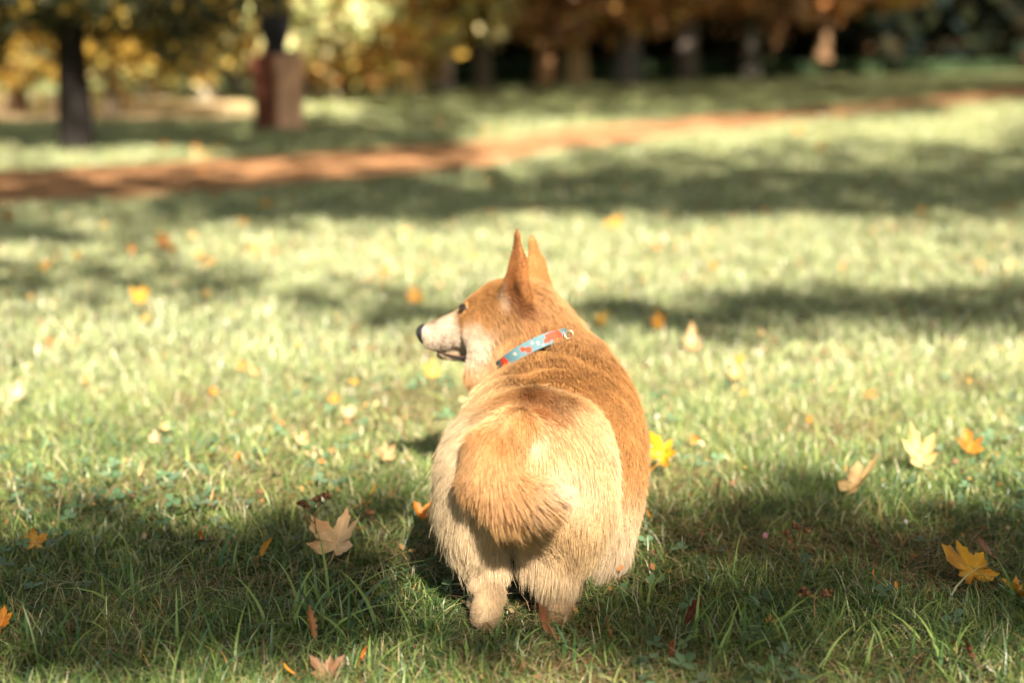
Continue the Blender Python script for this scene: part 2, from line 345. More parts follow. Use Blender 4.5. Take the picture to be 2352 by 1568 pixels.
# head frame: fw towards the nose, near towards the viewer's side, up
HC = P(1148, 716, 2.235); fw = nrm(np.array([-.966, .26, -.03])); near = nrm(np.array([-.26, -.966, .0])); up = np.cross(near, fw); up = up*(1 if up[2] > 0 else -1)
def Hd(f, n, u): return HC + fw*f + near*n + up*u
R3 = np.array([fw, near, up]); hb = -fw + np.array([0, 0, -.35])
ell(Hd(-.010, 0, -.001), (.057, .056, .051), TAN*.95, .008, hb, k=.02, rot=R3, tagn='skull')
ell(Hd(.033, .016, -.003), (.027, .026, .028), TAN, .004, hb, k=.015, rot=R3, tagn='brow')
ell(Hd(.033, -.016, -.003), (.027, .026, .028), TAN, .004, hb, k=.015, rot=R3, tagn='brow')
cone(Hd(.030, 0, -.028), Hd(.108, 0, -.0425), .036, .0185, WH*.96, .0035, hb, k=.018, tagn='muzzle')
cone(Hd(.045, 0, -.014), Hd(.121, 0, -.035), .020, .0135, WH*.96, .003, hb, k=.014, tagn='muzzle')
ell(Hd(.101, .006, -.047), (.026, .015, .0145), WH*.85, .003, hb, k=.010, rot=R3, tagn='lip')
ell(Hd(.101, -.006, -.047), (.026, .015, .0145), WH*.85, .003, hb, k=.010, rot=R3, tagn='lip')
cone(Hd(.020, 0, -.069), Hd(.102, 0, -.0715), .020, .0065, PC*.8, .0035, hb, k=.004, tagn='jaw')
ell(Hd(.010, .034, -.036), (.036, .026, .036), WH, .009, (.7, -.2, -.6), k=.018, rot=R3, tagn='cheek')
ell(Hd(.010, -.034, -.036), (.036, .026, .036), WH, .009, (.7, -.2, -.6), k=.018, rot=R3, tagn='cheek')
cone(Hd(.014, .036, -.055), Hd(.026, .036, -.096), .025, .019, TAN*1.05, .020, (-.05, -.1, -1), k=.010, tagn='ruff')
cone(Hd(-.02, .0, -.060), Hd(.0, .0, -.096), .034, .026, PC, .018, (-.05, 0, -1), k=.016, tagn='ruff')
cone(Hd(-.045, .020, .000), Hd(-.075, .012, -.055), .048, .050, OR, .024, (.5, -.2, -1), k=.02, tagn='neck_side')
# ears: flattened cups leaning slightly back
def ear(s, bu, bv, tu, tv, D, col):
    q = 1 if s > 0 else .8
    b, t = P(bu, bv, D), P(tu, tv, D)
    nrm_axis = nrm(fw*.80 + near*s*.60)                    # the opening looks forward and outward
    mid = b*.55+t*.45 + near*0
    cone(b, mid, .036*q, .0225*q, col, .004, (0, 0, 1), k=.012, sc=(nrm_axis, 3.0), tagn='ear')
    cone(mid, b*.10+t*.90, .0225*q, .0088*q, col, .004, (0, 0, 1), k=.006, sc=(nrm_axis, 2.6), tagn='ear')
    cone(b*.10+t*.90, t, .0075, .0040, col*.9, .003, (0, 0, 1), k=.004, sc=(nrm_axis, 1.7), tagn='ear')
    cone(b + fw*.016 - up*.002, b*.55+t*.45 + fw*.004, .015, .008, col*1.1, .005, (0, 0, 1), k=.012, tagn='ear')
    return b, t, nrm_axis
EN = ear(1, 1192, 675, 1188, 530, 2.185, np.array([.44, .21, .08]))
EF = ear(-1, 1238, 672, 1221, 545, 2.262, TAN)

# colour patches painted over the blend: (centre, radius, colour, strength)
SPOTS = [(Hd(.050, .029, .009), .013, BR*.8, .85), (Hd(.053, .029, -.012), .008, BR*1.5, .8), (Hd(.052, .020, -.026), .017, TAN*.95, 1.0), (Hd(.049, .027, .006), .024, TAN*.95, .8), (Hd(.012, .045, .012), .030, TAN*.92, .8), (Hd(.02, .02, .045), .035, TAN*.75, .7), (Hd(.058, .006, .018), .012, WH*.9, .8),
         (Hd(.100, .010, -.030), .020, WH*.74, .6), (Hd(.098, .018, -.045), .014, WH*.64, .6), (Hd(.110, 0, -.022), .012, BR*1.4, .6),
         (Hd(.020, .052, -.040), .022, WH, 1.0), (Hd(.046, .040, -.050), .022, WH, .9), (Hd(.072, .025, -.036), .024, WH*.95, .9),
         (Hd(-.018, .058, -.036), .014, OR*.85, .85), (P(1138, 668, 2.178), .011, WH*.85, .9), (P(1184, 672, 2.168), .020, BR*1.6, .9), (P(1180, 640, 2.175), .013, BR*2.0, .75), (P(1196, 702, 2.16), .014, BR*1.8, .85), (P(1230, 708, 2.15), .012, BR*2.0, .7), (P(1250, 748, 2.14), .010, BR*2.1, .6), (P(1212, 738, 2.14), .009, BR*2.2, .6), (P(1275, 735, 2.15), .010, BR*2.3, .5), (P(1165, 765, 2.17), .010, BR*2.2, .5), (P(1310, 885, 2.05), .014, BR*2.2, .5), (P(1350, 905, 2.03), .012, BR*2.3, .5), (P(1105, 672, 2.19), .010, BR*2.6, .5), (Hd(-.028, .05, .006), .016, DO*.8, .7),
         (Hd(.012, .062, -.090), .018, DO*1.25, .8), (Hd(-.014, .060, -.064), .012, BR*1.8, .75), (Hd(.018, .05, -.075), .014, PC, .7),
         (P(1215, 905, 1.86), .030, BR*1.9, .75), (P(1245, 945, 1.80), .018, DO, .8), (P(1240, 920, 1.84), .045, DO*1.15, .65), (P(1330, 915, 1.88), .045, OR*1.0, .8), (P(1150, 905, 1.88), .040, OR, .8),
         (P(1230, 1020, 1.76), .016, PC*1.1, .9), (P(1150, 970, 1.77), .028, CR*1.1, .7), (P(1145, 1015, 1.72), .012, DO*1.6, .5),
         (P(1335, 1020, 1.75), .045, CR*1.1, .8), (P(1290, 1085, 1.75), .022, PC*1.0, .8), (P(1340, 1130, 1.76), .03, PC*.98, .7), (P(1230, 1110, 1.66), .024, OR*1.0, .6), (P(1170, 1065, 1.67), .020, OR*.95, .5), (P(1165, 1190, 1.70), .025, np.array([.66, .40, .13]), .8),
         (P(1300, 1134, 1.690), .028, WH*.88, 1.0), (P(1215, 1180, 1.69), .024, OR*.95, .8), (P(1258, 1165, 1.69), .016, OR*.9, .8), (P(1350, 1180, 1.77), .030, CR*1.12, .7), (P(1130, 1385, 1.79), .012, BR*.8, .85), (P(1262, 1395, 1.80), .014, BR*.6, .8), (P(1095, 1420, 1.78), .011, WH, .9),
         (P(1350, 800, 2.2), .020, BR*2, .7), (P(1362, 765, 2.22), .014, WH, .9), (P(1200, 700, 2.16), .014, BR*1.6, .7), (P(1150, 690, 2.17), .010, WH*.9, .5), (P(1188, 600, 2.185), .012, DO*.9, .4)]

def surface_nets(h):
    lo = np.array([-.17, 1.64, -.002]); hi = np.array([.25, 2.40, .50]); n = np.ceil((hi-lo)/h).astype(int)+1
    ax = [lo[i] + h*np.arange(n[i]) for i in range(3)]
    F = np.full(n, .2, np.float32)
    for pr in PRIMS:
        if pr['t'] == 'c':
            a = np.minimum(pr['a']-pr['ra'], pr['b']-pr['rb'])-.05; b = np.maximum(pr['a']+pr['ra'], pr['b']+pr['rb'])+.05
        else: a = pr['a']-pr['r'].max()-.05; b = pr['a']+pr['r'].max()+.05
        i0 = np.clip(((a-lo)/h).astype(int), 0, n-1); i1 = np.clip(((b-lo)/h).astype(int)+1, 1, n)
        sl_ = tuple(slice(i0[i], i1[i]) for i in range(3))
        X = np.stack(np.meshgrid(ax[0][sl_[0]], ax[1][sl_[1]], ax[2][sl_[2]], indexing='ij'), -1).astype(np.float32)
        d = sdf(pr, X).astype(np.float32); k = pr['k']; f = F[sl_]
        hh = np.maximum(k-np.abs(f-d), 0)/k; F[sl_] = np.minimum(f, d) - hh*hh*k*.25
    # skin folds over the shoulders
    s = F < 0; nx, ny, nz = n
    c = np.stack([s[dx:nx-1+dx, dy:ny-1+dy, dz:nz-1+dz] for dx in (0, 1) for dy in (0, 1) for dz in (0, 1)], 0)
    act = c.any(0) & ~c.all(0); idx = -np.ones(act.shape, np.int64); cells = np.argwhere(act); idx[act] = np.arange(len(cells))
    acc = np.zeros((len(cells), 3)); cnt = np.zeros(len(cells))
    corners = [(dx, dy, dz) for dx in (0, 1) for dy in (0, 1) for dz in (0, 1)]
    for a in corners:
        for axi in range(3):
            if a[axi]: continue
            b = list(a); b[axi] = 1
            fa = F[cells[:, 0]+a[0], cells[:, 1]+a[1], cells[:, 2]+a[2]]; fb = F[cells[:, 0]+b[0], cells[:, 1]+b[1], cells[:, 2]+b[2]]
            m = (fa < 0) != (fb < 0); t = fa[m]/(fa[m]-fb[m]); q = np.tile(np.array(a, float), (m.sum(), 1)); q[:, axi] += t
            acc[m] += q; cnt[m] += 1
    V = lo + h*(cells + acc/cnt[:, None]); Q = []
    for axi in range(3):
        o = [0, 0, 0]; o[axi] = 1; u, v = [(1, 2), (2, 0), (0, 1)][axi]
        A = s[tuple(slice(0, n[i]-1) if i == axi else slice(1, n[i]-1) for i in range(3))]
        B = s[tuple(slice(1, n[i]) if i == axi else slice(1, n[i]-1) for i in range(3))]
        e = np.argwhere(A != B); inside = A[tuple(e.T)]; e = e + np.array([0 if i == axi else 1 for i in range(3)])
        def at(du, dv):
            g = e.copy(); g[:, u] += du; g[:, v] += dv; return idx[tuple(g.T)]
        q = np.stack([at(-1, -1), at(0, -1), at(0, 0), at(-1, 0)], -1); q[~inside] = q[~inside][:, ::-1]; Q.append(q)
    return V, np.concatenate(Q)

def dog_fields(p):
    """blended colour, hair length and comb direction at surface points"""
    Wt = np.zeros(len(p)); C = np.zeros((len(p), 3)); Hn = np.zeros(len(p)); D = np.zeros((len(p), 3))
    for pr in PRIMS:
        sharp = .004 if pr['n'] in ('ear', 'jaw', 'muzzle', 'lip', 'tail') else .008
        wgt = np.exp(-np.clip(sdf(pr, p)+.002, -.01, .2)/sharp)
        Wt += wgt; C += wgt[:, None]*pr['col']; Hn += wgt*pr['hair']; D += wgt[:, None]*nrm(pr['comb'])
    Wt = np.maximum(Wt, 1e-12); C /= Wt[:, None]; Hn /= Wt; D = nrm(D)
    warp = np.stack([vnoise(p, 70, 31+i) for i in range(3)], -1)-.5
    for c, r, col, st in SPOTS:
        d = np.linalg.norm(p + warp*r*.7 - c, axis=1)/r; m = np.clip(1.45-d, 0, 1)[:, None]*st; C = C*(1-m)+col*m
    # the underside runs paler, the topline deeper
    st = vnoise(p*np.array([1, .35, .6]), 160, 43); C = C*(.86+.28*vnoise(p, 45, 41))[:, None]*(1-.20*np.clip(st-.55, 0, 1)*1.6*(C[:, 2] < .3))[:, None]*np.array([.65, .59, .53])
    return C, Hn, D

def make_dog():
    root = empty('corgi', (.03, 1.95, 0)); off = np.array([.03, 1.95, 0])
    tag(root, 'fluffy tan and white corgi seen from behind, head turned to the left', 'dog')
    V, Q = surface_nets(.0031)
    for _ in range(2):                                       # light smoothing
        S = np.zeros_like(V); N = np.zeros(len(V))
        for a, b in ((0, 1), (1, 2), (2, 3), (3, 0)):
            np.add.at(S, Q[:, a], V[Q[:, b]]); np.add.at(S, Q[:, b], V[Q[:, a]]); np.add.at(N, Q[:, a], 1); np.add.at(N, Q[:, b], 1)
        V = V*.5 + .5*S/np.maximum(N, 1)[:, None]
    FN = np.cross(V[Q[:, 2]]-V[Q[:, 0]], V[Q[:, 3]]-V[Q[:, 1]]); VN = np.zeros_like(V)
    for j in range(4): np.add.at(VN, Q[:, j], FN)
    VN = nrm(VN)
    # loose skin folds over the shoulders and clumping of the coat
    g = V - P(1300, 860, 2.10); wgt = np.exp(-((g[:, 0]/.085)**2 + (g[:, 1]/.07)**2))*(V[:, 2] > .2)
    ph = g[:, 1]*150 + g[:, 0]*55 + 5*vnoise(V, 22, 8); V = V + VN*(wgt*.0125*np.sin(ph))[:, None]
    V = V + VN*((vnoise(V, 42, 5)-.5)*.003*(V[:, 2] < .36))[:, None]
    C, Hn, D = dog_fields(V)
    me = fast_mesh('body', V-off, Q.reshape(-1), np.full(len(Q), 4), C*.80, M_SKIN)
    body = link(bpy.data.objects.new('body', me), root)
    # ---- coat
    rs = np.random.RandomState(2); A = V[Q]; area = np.linalg.norm(np.cross(A[:, 2]-A[:, 0], A[:, 3]-A[:, 1]), axis=1)*.5
    Cq = Hn[Q].mean(1); cen = A.mean(1); dens = np.where(Cq < .007, 1.5, 1.0)*np.where(FN[:, 1] > np.abs(FN[:, 2])*1.5+np.abs(FN[:, 0]), .35, 1)*np.where(cen[:, 2] < .006, 0, 1)
    pr = area*dens; pr /= pr.sum(); NH = 430000; fi = rs.choice(len(Q), NH, p=pr); u = rs.rand(NH, 1); v = rs.rand(NH, 1); q = A[fi]
    R = q[:, 0]*(1-u)*(1-v)+q[:, 1]*u*(1-v)+q[:, 2]*u*v+q[:, 3]*(1-u)*v; N = nrm(VN[Q[fi]].mean(1)); Lh = Hn[Q[fi]].mean(1); Dc = D[Q[fi]].mean(1)
    keep = ~(np.linalg.norm(R-NOSE_C, axis=1) < .0165) & ~(np.linalg.norm(R-EYE_C, axis=1) < .0115)
    keep &= ~((np.linalg.norm(R-MOUTH_C, axis=1) < .02) & (N[:, 2] < -.3))
    R, N, Lh, Dc = R[keep], N[keep], Lh[keep], Dc[keep]; NH = len(R)
    C, _, _ = dog_fields(R)
    # swirl the combing a little, clump into locks
    wv = np.stack([vnoise(R, 26, 60+i) for i in range(3)], -1)-.5; Dt = Dc + wv*.6; Dt = nrm(Dt - N*(Dt*N).sum(1)[:, None])
    sw = np.exp(-np.linalg.norm(R-P(1235, 945, 1.80), axis=1)/.03)[:, None]; Dt = nrm(Dt + sw*nrm(np.cross(N, R-P(1235, 945, 1.80)))*1.2)
    guard = rs.rand(NH) < .07; Lh = Lh*(.65+.6*rs.rand(NH))*np.where(guard, 1.3, 1); lift = (.22 + .25*rs.rand(NH) + .22*guard)[:, None]*np.where(Lh > .02, 1.25, 1)[:, None]
    d0 = nrm(Dt + N*lift*1.5); d1 = nrm(Dt + N*lift*.35 + np.array([0, 0, -.25])*np.clip(Lh*30, 0, 1)[:, None])
    K = 5; pts = np.zeros((NH, K, 3))
    for k in range(K):
        t = k/(K-1); pts[:, k] = R + d0*(Lh*(t-.5*t*t))[:, None] + d1*(Lh*.5*t*t)[:, None]
    long_ = Lh > .009
    nc = 52000; ci = rs.choice(NH, nc, replace=False); tree = kdtree.KDTree(nc)
    for j, i in enumerate(ci): tree.insert(R[i], j)
    tree.balance(); li = np.where(long_)[0]; cl = np.array([tree.find(R[i])[1] for i in li]); c_ = ci[cl]
    str_ = np.clip((Lh[li]-.014)/.028, .06, .72)*(.5+.6*rs.rand(len(li)))
    for k in range(1, K):
        t = k/(K-1); tgt = pts[c_, k]; d = tgt-pts[li, k]; pts[li, k] += d*(str_*t**1.5)[:, None]*(np.linalg.norm(d, axis=1) < .02)[:, None]
    pts += (rs.randn(NH, 1, 3)*.00035)
    pts[:, :, 2] = np.maximum(pts[:, :, 2], .004)
    lockc = (.88+.24*rs.rand(nc)); shade = np.ones(NH); shade[li] = lockc[cl]; shade *= (.74+.5*rs.rand(NH))
    hc = bpy.data.hair_curves.new('coat_hair'); hc.add_curves([K]*NH); n = NH*K
    hc.points.foreach_set('position', (pts-off).astype(np.float32).ravel())
    rad = np.tile(np.array([1, .95, .8, .55, .12]), (NH, 1))*(np.where(Lh > .018, .00024, .00020)*(.8+.4*rs.rand(NH)))[:, None]
    ra = hc.attributes.new('radius', 'FLOAT', 'POINT') if 'radius' not in hc.attributes else hc.attributes['radius']
    ra.data.foreach_set('value', rad.astype(np.float32).ravel())
    tt = np.linspace(0, 1, K)[None, :, None]; cc = C[:, None, :]*(.78+.34*tt)*shade[:, None, None]
    pale = np.clip((Lh-.012)*30, 0, .5)[:, None, None]*tt*.5; cc = cc*(1-pale)+np.array([.80, .66, .46])*np.clip(C[:, None, :].mean(-1, keepdims=True)*2.4, .3, 1)*pale
    ca = hc.attributes.new('Col', 'FLOAT_COLOR', 'POINT'); c4 = np.ones((NH, K, 4), np.float32); c4[:, :, :3] = cc; ca.data.foreach_set('color', c4.ravel())
    hc.materials.append(M_FUR); fo = link(bpy.data.objects.new('coat_hair', hc), root)
    return root, off

def uvball(c, r, rot=np.eye(3), nu=20, nv=14, f=None):
    V, F = [], []
    for j in range(nv+1):
        for i in range(nu):
            a, b = 2*math.pi*i/nu, math.pi*j/nv; q = np.array([math.cos(a)*math.sin(b), math.sin(a)*math.sin(b), math.cos(b)])
            if f: q = f(q)
            V.append(c + (q*np.array(r)) @ rot)
    for j in range(nv):
        for i in range(nu): F.append((j*nu+i, j*nu+(i+1) % nu, (j+1)*nu+(i+1) % nu, (j+1)*nu+i))
    return V, F
NOSE_C = Hd(.1300, 0, -.0385); EYE_C = Hd(.0490, .0275, .009); MOUTH_C = Hd(.067, .012, -.070)
DOG, DOFF = make_dog()
def dchild(name, V, F, mat, parent=None, col=None, smooth=True):
    return mesh_obj(name, np.array(V)-DOFF, F, mat, col, parent if parent is not None else DOG, smooth)
M_EYE = flat_mat('eye', (.018, .008, .004), rough=.06, spec=.8)
M_LID = flat_mat('eye_rim', (.02, .014, .012), rough=.5)
def nosef(q):
    q = q.copy(); q[1] *= 1 - .25*max(0, -q[2]); q[0] *= 1 - .25*max(0, -q[2]) ; return q
V, F = uvball(NOSE_C, (.0125, .0130, .0165), R3, f=nosef); nose = dchild('nose', V, F, M_NOSE)
for s in (1, -1):
    e = EYE_C if s == 1 else Hd(.0490, -.0275, .009); ax = nrm(fw*.62 + near*s*.78)
    V, F = uvball(e, (.0078, .0078, .0078)); dchild('eye', V, F, M_EYE)
    t1 = nrm(np.cross(ax, up)); t2 = np.cross(t1, ax); V, F = [], []                # almond rim round the eye
    for i in range(24):
        a = 2*math.pi*i/24
        for j in range(6):
            b = 2*math.pi*j/6; rr = np.array([.0088, .0068]); c = e + ax*.0042 + t1*math.cos(a)*rr[0] + t2*math.sin(a)*rr[1]
            V.append(c + (t1*math.cos(a)+t2*math.sin(a))*math.cos(b)*.0021 + ax*math.sin(b)*.0018)
            F.append((i*6+j, ((i+1) % 24)*6+j, ((i+1) % 24)*6+(j+1) % 6, i*6+(j+1) % 6))
    dchild('eye_rim', V, F, M_LID)
# dark lips with a soft edge, a strip lying along the mouth opening on both sides
def lip_strip():
    V, F, C = [], [], []
    for s in (1, -1):
        o = len(V)
        for i in range(14):
            t = i/13; f = .106 - t*.060; n_ = .009+.027*t**.8; u_ = -.0650 - .005*math.sin(t*2.2)
            hh = .0008+.0024*math.sin(min(t*1.15, 1)*math.pi*.62)
            for j in range(5):
                b = j/4-.5; V.append(Hd(f, s*(n_ - .0008 + .0035*math.cos(b*math.pi)), u_ + hh*2*b)); C.append(BK*1.2 if abs(b) < .4 else BR*.45)
        for i in range(13):
            for j in range(4): F.append((o+i*5+j, o+i*5+5+j, o+i*5+6+j, o+i*5+1+j))
    return V, F, C
M_LIP = attr_mat('lip', rough=.4, spec=.4)
V, F, C = lip_strip(); dchild('lips', V, F, M_LIP, col=np.array(C))
# whiskers and brow hairs as fine tapering spikes
def whiskers(name, items, mat):
    V, F = [], []
    for a, d, ln, r in items:
        d = nrm(np.array(d)); s1 = nrm(np.cross(d, (.3, .2, .9))); s2 = np.cross(d, s1); o = len(V)
        for k in range(4):
            t = k/3; c = a + d*ln*t + np.array([0, 0, -1])*ln*.18*t*t
            for j in range(3):
                an = j*2.094; V.append(c + (s1*math.cos(an)+s2*math.sin(an))*r*(1-.9*t))
        for k in range(3):
            for j in range(3): F.append((o+k*3+j, o+k*3+(j+1) % 3, o+k*3+3+(j+1) % 3, o+k*3+3+j))
    dchild(name, V, F, mat)
rsw = np.random.RandomState(8); M_WH = flat_mat('whisker', (.05, .035, .03), rough=.5)
whiskers('whiskers', [(Hd(.072+.026*rsw.rand(), .021+.003*rsw.rand(), -.040-.014*rsw.rand()), -fw*.5+near*.6+up*(-.5+.3*rsw.rand()), .012+.014*rsw.rand(), .00022) for _ in range(14)], M_WH)
whiskers('brow_hairs', [(Hd(.058+.003*rsw.rand(), .012+.008*rsw.rand(), .020+.008*rsw.rand()), fw*.7+up*.8+near*.1*rsw.randn(), .010, .0003) for _ in range(9)], M_WH)
# spots where the whiskers grow
V, F = [], []
for _ in range(34):
    f, u_ = .074+.036*rsw.rand(), -.032-.026*rsw.rand(); n_ = .0185+.016*(.112-f)/.08+.0022
    o = len(V); v_, f_ = uvball(Hd(f, n_+.0045, u_), (.0009, .0009, .0009), nu=5, nv=3); V += v_; F += [tuple(i+o for i in q) for q in f_]
dchild('whisker_spots', V, F, M_WH)

# ---- collar: a woven band printed with orange blossoms and white dots on pale blue
def make_collar():
    m, t, b, out = new_mat('collar_fabric')
    a = t.nodes.new('ShaderNodeAttribute'); a.attribute_name = 'Col'; t.links.new(a.outputs['Color'], b.inputs['Base Color']); b.inputs['Roughness'].default_value = .6
    c1, c2, c3 = P(1135, 845, 2.13), P(1235, 790, 2.10), P(1335, 755, 2.16)
    # ring through the near side of the neck, closing behind it
    path = [P(1320, 755, 2.29), P(1316, 762, 2.20), P(1304, 767, 2.122), P(1262, 778, 2.10), P(1220, 796, 2.095), P(1180, 818, 2.10), P(1150, 838, 2.12), P(1136, 850, 2.15), P(1138, 865, 2.20), P(1190, 860, 2.27), P(1290, 800, 2.30)]
    n = 160; pts = np.array(path+path[:1]); s = np.arange(len(pts)); ti = np.linspace(0, len(path), n, endpoint=False); Cn = np.zeros((n, 3))
    for k, tt in enumerate(ti):                             # Catmull-Rom
        i = int(tt); f = tt-i; p0, p1, p2, p3 = [np.array(path[(i+j) % len(path)]) for j in (-1, 0, 1, 2)]
        Cn[k] = .5*((2*p1)+(-p0+p2)*f+(2*p0-5*p1+4*p2-p3)*f*f+(-p0+3*p1-3*p2+p3)*f**3)
    mid = Cn.mean(0); tan_ = nrm(np.roll(Cn, -1, 0)-np.roll(Cn, 1, 0)); axis = nrm(np.array([-.30, .05, .95])); outw = nrm(np.cross(tan_, axis)); outw *= np.sign((outw*(Cn-mid)).sum(1))[:, None]
    wd = np.cross(tan_, outw); wd *= np.sign(wd[:, 2])[:, None]; J = 17; V, F, C = [], [], []; ar = np.r_[0, np.cumsum(np.linalg.norm(np.diff(Cn, axis=0), axis=1))]
    BL = np.array([.055, .115, .135]); ORG = np.array([.34, .025, .003]); WHT = np.array([.19, .19, .17])
    u0 = ar[np.argmin(np.linalg.norm(Cn-P(1278, 773, 2.11), axis=1))]
    def patt(x, y):                                          # x along, y across (metres)
        c = BL*(.95+.1*math.sin(x*900)*math.sin(y*900))
        for (px, py, r) in [(0, .001, .0072), (-.006, -.002, .005), (.009, .003, .005), (.052, -.003, .005), (.060, .002, .004), (-.065, 0, .008), (.105, 0, .009)]:
            if (x-px)**2+((y-py)*1.1)**2 < r*r*(1.9 if abs(px) < .01 else 1.2): c = ORG
        for (px, py, r) in [(.016, .004, .0042), (.021, -.002, .0036), (.015, -.003, .003)]:
            if (x-px)**2+(y-py)**2 < r*r: c = ORG
        for (px, py, r) in [(.034, .0, .003), (.042, .004, .0022), (.027, -.006, .002), (-.018, .004, .0028), (-.016, -.005, .002), (.075, .002, .003)]:
            if (x-px)**2+(y-py)**2 < r*r: c = WHT
        return c
    for i in range(n):
        for j in range(J):
            y = (j/(J-1)-.5)*.019
            V.append(Cn[i]+wd[i]*y-outw[i]*.0040); C.append(patt(ar[i]-u0, y))
    for i in range(n):
        for j in range(J): V.append(Cn[i]+wd[i]*(j/(J-1)-.5)*.019-outw[i]*.0062); C.append(BL*.7)
    S = n*J
    for i in range(n):
        k = (i+1) % n
        for j in range(J-1):
            F.append((i*J+j, k*J+j, k*J+j+1, i*J+j+1)); F.append((S+i*J+j, S+i*J+j+1, S+k*J+j+1, S+k*J+j))
        F.append((i*J, S+i*J, S+k*J, k*J)); F.append((i*J+J-1, k*J+J-1, S+k*J+J-1, S+i*J+J-1))
    co = dchild('collar', V, F, m, col=np.array(C)); co['label'] = 'pale blue collar printed with orange shapes and white dots'
    # metal ring near the right end
    mm = flat_mat('collar_metal', (.38, .29, .18), rough=.35, metal=1); c = P(1307, 768, 2.105); V, F = [], []; t1 = nrm(np.array([.35, -.3, -.9])); t2 = nrm(np.cross(t1, (0, -1, 0)))
    for i in range(28):
        a = 2*math.pi*i/28
        for j in range(8):
            b_ = 2*math.pi*j/8; e = t1*math.cos(a)+t2*math.sin(a); V.append(c + e*.0062 + e*math.cos(b_)*.0008 + np.cross(t1, t2)*math.sin(b_)*.0008)
            F.append((i*8+j, ((i+1) % 28)*8+j, ((i+1) % 28)*8+(j+1) % 8, i*8+(j+1) % 8))
    dchild('ring', V, F, mm, parent=co)
make_collar()
# ------------------------------------------------------------------ trees
def tube(path, radii, rs, seg=10, bump=.08, col=(.09, .06, .04)):
    """tapering limb through the path points"""
    path = np.array(path, float); n = len(path); V, F, C = [], [], []; tan_ = nrm(np.gradient(path, axis=0))
    ref = np.array([1, .13, .07]) if abs(tan_[0][0]) < .8 else np.array([0, 1, .1])
    for i in range(n):
        a = nrm(np.cross(tan_[i], ref)); b = np.cross(tan_[i], a)
        for j in range(seg):
            an = 2*math.pi*j/seg; rr = radii[i]*(1+bump*rs.randn()*.6)
            V.append(path[i]+(a*math.cos(an)+b*math.sin(an))*rr); C.append(np.array(col)*(.8+.4*rs.rand()))
    for i in range(n-1):
        for j in range(seg): F.append((i*seg+j, i*seg+(j+1) % seg, (i+1)*seg+(j+1) % seg, (i+1)*seg+j))
    return V, F, C
def leaf_quads(rs, c, size, cols, droop=0):
    n = len(c); a = nrm(rs.randn(n, 3)); b = nrm(np.cross(a, nrm(rs.randn(n, 3)))); s = (size*(.6+.8*rs.rand(n)))[:, None]
    q = np.stack([c-a*s*.6, c+b*s*.35, c+a*s*.6, c-b*s*.35], 1)
    return q.reshape(-1, 3), np.repeat(cols, 4, 0)
def tree(name, label, base, height, tr, crown, pal, nleaf, lsize, group, seed, bark=(.09, .06, .045), limbs=7, lean=(0, 0), clump=.5, cat='tree'):
    """crown: list of (dx, dy, z, rx, ry, rz) lobes relative to the base"""
    rs = np.random.RandomState(seed); root = empty(name, (base[0], base[1], 0)); tag(root, label, cat, group)
    n = 9; pth = [(lean[0]*t**1.3+.04*rs.randn()*(0 < t < 1)*tr*4, lean[1]*t**1.3, -.05+height*.8*t) for t in np.linspace(0, 1, n)]
    rad = [tr*(1.25 if i == 0 else 1)*(1-.75*i/(n-1)) for i in range(n)]; V, F, C = tube(pth, rad, rs, 12, .06, bark)
    for k in range(limbs):
        t = .28+.6*k/limbs; i = t*(n-1); p0 = np.array([np.interp(i, range(n), [q[d] for q in pth]) for d in range(3)])
        lb = crown[rs.randint(len(crown))]; e = np.array([lb[0]+rs.randn()*lb[3]*.4, lb[1]+rs.randn()*lb[4]*.4, max(p0[2]+.1, lb[2]+rs.randn()*lb[5]*.3)])
        mid = p0*.5+e*.5+np.array([0, 0, .12*height*rs.rand()]); r0 = np.interp(i, range(n), rad)*.55
        v, f, c = tube([p0, p0*.6+mid*.4, mid, mid*.4+e*.6, e], [r0, r0*.8, r0*.55, r0*.35, r0*.12], rs, 6, .05, bark)
        o = len(V); V += v; C += c; F += [tuple(x+o for x in q) for q in f]
    mesh_obj('trunk', V, F, M_BARK, np.array(C), root)
    vol = np.array([l[3]*l[4]*l[5] for l in crown])**(.5 if len(crown) > 5 else .8); li = rs.choice(len(crown), nleaf, p=vol/vol.sum()); cr = np.array(crown)
    d = nrm(rs.randn(nleaf, 3)); rr = rs.rand(nleaf)**.42; q = cr[li, :3] + d*rr[:, None]*cr[li, 3:]
    q += rs.randn(nleaf, 3)*.06*cr[li, 3:]
    world = q + np.array([base[0], base[1], 0]); keep = vnoise(world, 1.0/clump, seed % 90+1) > .40
    q = q[keep & (q[:, 2] > .12)]; m = len(q); pal = np.array(pal); cc = pal[rs.randint(len(pal), size=m)]*(.7+.6*rs.rand(m))[:, None]
    cc *= (.7+.6*vnoise(q + seed, 1.2, 7))[:, None]
    v, c = leaf_quads(rs, q, lsize, cc); quads_obj('crown', v, m, M_FOLIAGE, c, root)
    return root
YEL = [(0.5, 0.307, 0.057), (0.564, 0.371, 0.082), (0.403, 0.29, 0.073), (0.338, 0.307, 0.097)]
PALE = [(0.552, 0.53, 0.263), (0.464, 0.486, 0.24), (0.641, 0.552, 0.285), (0.376, 0.42, 0.196)]
OLIVE = [(0.16, 0.16, 0.055), (0.224, 0.192, 0.063), (0.112, 0.128, 0.055), (0.336, 0.24, 0.055)]
ORAN = [(0.496, 0.248, 0.079), (0.416, 0.178, 0.06), (0.575, 0.337, 0.118), (0.337, 0.159, 0.07)]
BROWN = [(0.225, 0.112, 0.053), (0.18, 0.09, 0.045), (0.285, 0.15, 0.068), (0.15, 0.09, 0.053)]
RED = [(0.35, 0.077, 0.029), (0.28, 0.056, 0.029), (0.385, 0.14, 0.043)]
